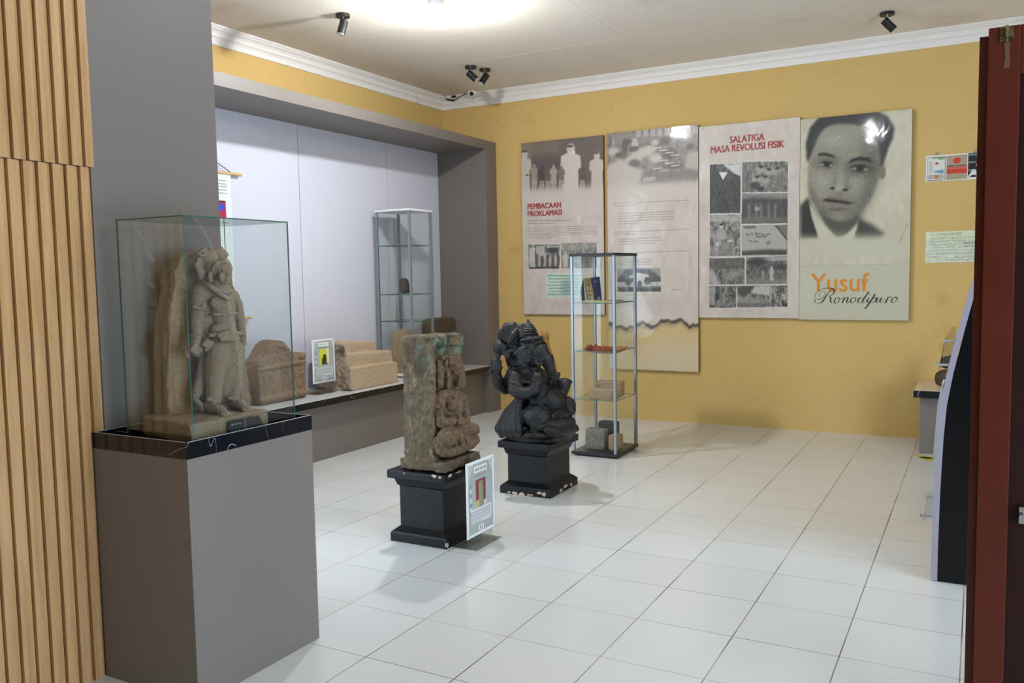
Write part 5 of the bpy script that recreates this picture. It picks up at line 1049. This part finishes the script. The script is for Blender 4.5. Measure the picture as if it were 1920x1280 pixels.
# ------------------------------------------------------------------ table and stones at the right
TB = thing('display_table', 'low grey display table with cream top against the back wall at right', 'table', (.2, 7.6, 0))
bm = bmesh.new(); box(bm, (-.39, 7.30, 0), (1.3, 7.92, .445)); link('base', bm, M['greyp'], TB)
bm = bmesh.new(); box(bm, (-.435, 7.24, .445), (1.34, 7.925, .499), .002); link('marble_edge', bm, M['bmarble'], TB)
bm = bmesh.new(); box(bm, (-.433, 7.242, .499), (1.338, 7.925, .502)); link('top', bm, M['cream'], TB)
def st_a(bm): limb(bm, [(-.235, 7.5, .575), (-.20, 7.5, .575)], [.07, .075]); ball(bm, (-.22, 7.5, .535), (.075, .075, .03))
stone_thing('round_stone', 'rounded grey brown stone on the right table, lower of two stacked', 'stone', st_a, M['brnst'], .008, .004, group='stacked stones on the right table')
def st_b(bm): limb(bm, [(-.215, 7.5, .700), (-.18, 7.5, .705)], [.052, .055])
stone_thing('round_stone', 'rounded grey brown stone on the right table, upper of two stacked', 'stone', st_b, M['dkst'], .007, .004, group='stacked stones on the right table')
FS = thing('floor_sticker', 'yellow sticker with black symbol on the floor before the right table', 'sticker', (-.33, 7.13, 0))
bm = bmesh.new(); prism(bm, [(-.43, 7.24, .0005), (-.25, 7.17, .0005), (-.17, 6.95, .0005), (-.33, 7.02, .0005)], (0, 0, .001)); link('sheet', bm, mat('yellow_vinyl', (206, 196, 40), .4), FS)
bm = bmesh.new(); ball(bm, (-.335, 7.13, .0017), (.045, .04, .0006)); prism(bm, [(-.30, 7.14, .0016), (-.26, 7.13, .0016), (-.22, 7.04, .0016), (-.26, 7.05, .0016)], (0, 0, .0005)); link('symbol', bm, M['blackp'], FS)

# ------------------------------------------------------------------ curved display stand
SD = thing('curved_display_stand', 'tall black curved display stand with silver edge standing in front of the red brown door', 'display stand', (.2, 4.6, 0))
cv = [(-.171, .004), (-.171, .15), (-.169, .274), (-.167, .40), (-.163, .524), (-.157, .68), (-.147, .822), (-.124, .969), (-.094, 1.115), (-.046, 1.33), (-.005, 1.471), (.045, 1.60), (.11, 1.73), (.2, 1.85), (.32, 1.95)]
cv2 = [(x+.028, z) for x, z in cv]
def side_panel(y, name='side_panel'):
    bm = bmesh.new(); prism(bm, [(x, y, z) for x, z in cv2]+[(.62, y, 1.98), (.62, y, .004)], (0, .02, 0)); link(name, bm, M['blackgloss'], SD)
side_panel(4.302); side_panel(4.90)
bm = bmesh.new(); prism(bm, [(x, 4.30, z) for x, z in cv]+[(x-.001, 4.30, z) for x, z in cv2[::-1]], (0, .624, 0)); link('silver_front', bm, M['silver'], SD)
bm = bmesh.new(); box(bm, (.60, 4.322, .004), (.62, 4.90, 1.98)); box(bm, (-.14, 4.322, .004), (.60, 4.90, .05)); link('back_panel', bm, M['blackgloss'], SD)
def holder(z, x, y, h=.09):
    bm = bmesh.new(); prism(bm, [(x-.040, y+.02, z-.02), (x-.020, y+.02, z+h+.01), (x+.012, y+.02, z+h*1.6), (x+.03, y+.02, z+h*1.6), (x+.012, y+.02, z+.0)], (0, .003, 0)); prism(bm, [(x-.040, y+.02, z-.02), (x-.020, y+.02, z+h+.01), (x-.017, y+.02, z+h+.01), (x-.037, y+.02, z-.02)], (0, .2, 0)); link('acrylic_pocket', bm, M['acryl'], SD)
    for dz in (.0, h):
        bm = bmesh.new(); tube(bm, [(x-.05+dz*.25, y+.02, z+dz), (x+.02, y+.02, z+dz)], .006, 8); tube(bm, [(x-.052+dz*.25, y+.02, z+dz), (x-.044+dz*.25, y+.02, z+dz)], .011, 8); link('rod', bm, M['steel'], SD)
holder(.285, -.172, 4.34); holder(1.00, -.118, 4.36, .11)
bm = bmesh.new(); prism(bm, [(-.178, 4.45, .50), (-.176, 4.45, .60), (-.164, 4.45, .80), (-.148, 4.45, .90), (-.140, 4.45, .90), (-.150, 4.45, .70), (-.162, 4.45, .50)], (0, .2, 0)); link('leaflet', bm, mat('white_leaflet', (205, 215, 210), .4), SD)

# ------------------------------------------------------------------ door leaf with bolt
DR = bpy.data.objects.new('door_1', None); COL.objects.link(DR); DR.location = (0, 2.8, 0); DR['kind'] = 'structure'; DR['label'] = 'red brown wooden door leaf at the right edge with brass bolt'
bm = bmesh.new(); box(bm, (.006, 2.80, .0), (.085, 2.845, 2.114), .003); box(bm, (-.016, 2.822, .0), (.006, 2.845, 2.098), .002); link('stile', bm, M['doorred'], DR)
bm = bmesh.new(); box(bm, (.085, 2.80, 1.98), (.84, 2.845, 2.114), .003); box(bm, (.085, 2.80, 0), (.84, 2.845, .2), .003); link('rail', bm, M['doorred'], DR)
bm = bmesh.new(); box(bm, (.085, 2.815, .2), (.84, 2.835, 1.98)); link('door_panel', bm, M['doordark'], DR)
BO = bpy.data.objects.new('bolt', None); COL.objects.link(BO); BO.parent = DR; BO.location = (.05, 0, 2.09)
bm = bmesh.new(); box(bm, (.034, 2.796, 2.072), (.046, 2.80, 2.110), .0005); box(bm, (.054, 2.796, 2.074), (.066, 2.80, 2.111), .0005); link('plate', bm, M['brass'], BO)
bm = bmesh.new(); tube(bm, [(.050, 2.793, 2.070), (.050, 2.793, 2.114)], .0045, 10); tube(bm, [(.050, 2.792, 2.078), (.067, 2.786, 2.081)], .003, 8); link('rod', bm, M['brass'], BO)
bm = bmesh.new()
for x, z in ((.039, 2.078), (.039, 2.105), (.062, 2.107), (.062, 2.079)): tube(bm, [(x, 2.7965, z), (x, 2.7955, z)], .0026, 8)
link('screw', bm, M['blackp'], BO)
bm = bmesh.new(); prism(bm, [(.044, 2.7985, 2.07), (.060, 2.7985, 2.07), (.058, 2.7985, 2.03), (.060, 2.7985, 2.0), (.044, 2.7985, 1.998), (.048, 2.7985, 2.03)], (0, .0014, 0)); link('glue_mark', bm, mat('old_glue', (92, 70, 52), .7, noise=(60, .4), rgb2=(110, 58, 40)), DR)
bm = bmesh.new(); box(bm, (.112, 2.80, .71), (.13, 2.815, .76), .002); tube(bm, [(.118, 2.80, .735), (.118, 2.785, .735)], .006, 8); link('door_handle', bm, M['steel'], DR)

# ------------------------------------------------------------------ ceiling fittings
def spot(x, y, az_, tilt, label, ln=.080):
    T = thing('ceiling_spotlight', label, 'spotlight', (x, y, ZC), group='ceiling spotlights')
    bm = bmesh.new(); tube(bm, [(x, y, ZC), (x, y, ZC-.022)], [.052, .052], 20); link('mount', bm, M['blackp'], T)
    bm = bmesh.new(); tube(bm, [(x, y, ZC-.02), (x, y, ZC-.06)], .006, 8); ball(bm, (x, y, ZC-.06), .009); link('stem', bm, M['steel'], T)
    d = V((math.cos(az_)*math.cos(tilt), math.sin(az_)*math.cos(tilt), -math.sin(tilt))); c = V((x, y, ZC-.078))
    bm = bmesh.new(); tube(bm, [c-d*ln*.45, c-d*ln*.42, c+d*ln*.9, c+d*ln*.9], [.025, .030, .030, .025], 20); link('barrel', bm, M['blackp'], T)
    bm = bmesh.new(); tube(bm, [c+d*ln*.9, c+d*(ln*.9+.004)], .027, 16); link('lens', bm, mat('frosted_lens', (200, 200, 200), .3), T)
spot(-4.13, 5.035, math.radians(250), 1.25, 'black ceiling spotlight pointing down, nearest one above the niche')
spot(-4.158, 6.87, math.radians(20), .75, 'black ceiling spotlight tilted right, left one of the pair near the corner')
spot(-4.10, 7.03, math.radians(230), .95, 'black ceiling spotlight tilted left, right one of the pair near the corner')
spot(-.659, 7.17, math.radians(20), .80, 'black ceiling spotlight alone near the right side above the portrait panel')
CM = thing('security_camera', 'small white dome security camera on the cornice near the corner', 'camera', (-4.70, YB-.1, 3.33))
p = V(ony(885, 175, YB-.13))
bm = bmesh.new(); tube(bm, [(p.x, YB-.07, p.z+.02), (p.x, YB-.13, p.z)], .04, 16); ball(bm, (p.x, YB-.14, p.z), .045); link('housing', bm, M['white'], CM)
bm = bmesh.new(); ball(bm, (p.x+.018, YB-.170, p.z-.012), (.024, .022, .024)); link('lens', bm, M['blackp'], CM)
CB = thing('camera_cable', 'black tangled cable along the cornice left of the security camera', 'cable', (-4.9, YB-.1, 3.25))
cz = lambda x, y: V(ony(780+x*.164, 90+y*.164, YB-.105))
bm = bmesh.new(); tube(bm, [cz(600, 505), cz(540, 535), cz(500, 555), cz(460, 585), cz(440, 600), cz(400, 590), cz(345, 580)], .004, 6); tube(bm, [cz(280, 540), cz(330, 545), cz(345, 580)], .003, 6); link('cord', bm, M['blackp'], CB)
bm = bmesh.new(); tube(bm, [cz(410, 555), cz(455, 552)], .010, 8); tube(bm, [cz(350, 585), cz(435, 602)], .009, 8); tube(bm, [cz(430, 555), cz(430, 575)], .007, 8); link('connector', bm, M['blackp'], CB)

# ceiling lamps: the room's own light
def lamp(x, y, watts, label, col=(.95, .98, 1)):
    T = thing('ceiling_lamp', label, 'lamp', (x, y, ZC), group='ceiling bulbs')
    bm = bmesh.new(); tube(bm, [(x, y, ZC), (x, y, ZC-.03), (x, y, ZC-.06)], [.05, .05, .03], 20); link('holder', bm, M['white'], T)
    capb = bmesh.new(); tube(capb, [(x, y, ZC-.058), (x, y, ZC-.085), (x, y, ZC-.118)], [.032, .050, .060], 24)  # added opaque cap: keeps bulb light off the ceiling, glows to look white
    bm = bmesh.new(); ball(bm, (x, y, ZC-.115), (.055, .055, .060), sub=3)
    link('bulb_light_shield', capb, mat('glowing_light_shield', (255, 255, 255), .5, emit=(col, 9.0)), T)
    b = link('bulb', bm, mat('glowing_bulb', (255, 255, 255), .5, emit=(col, watts)), T, smooth=True)
lamp(-3.38, 5.13, LAMP1, 'bright white bulb on the ceiling at the top of the picture')
lamp(-1.24, 3.6, LAMP2, 'ceiling bulb nearer the door, above the middle of the floor')
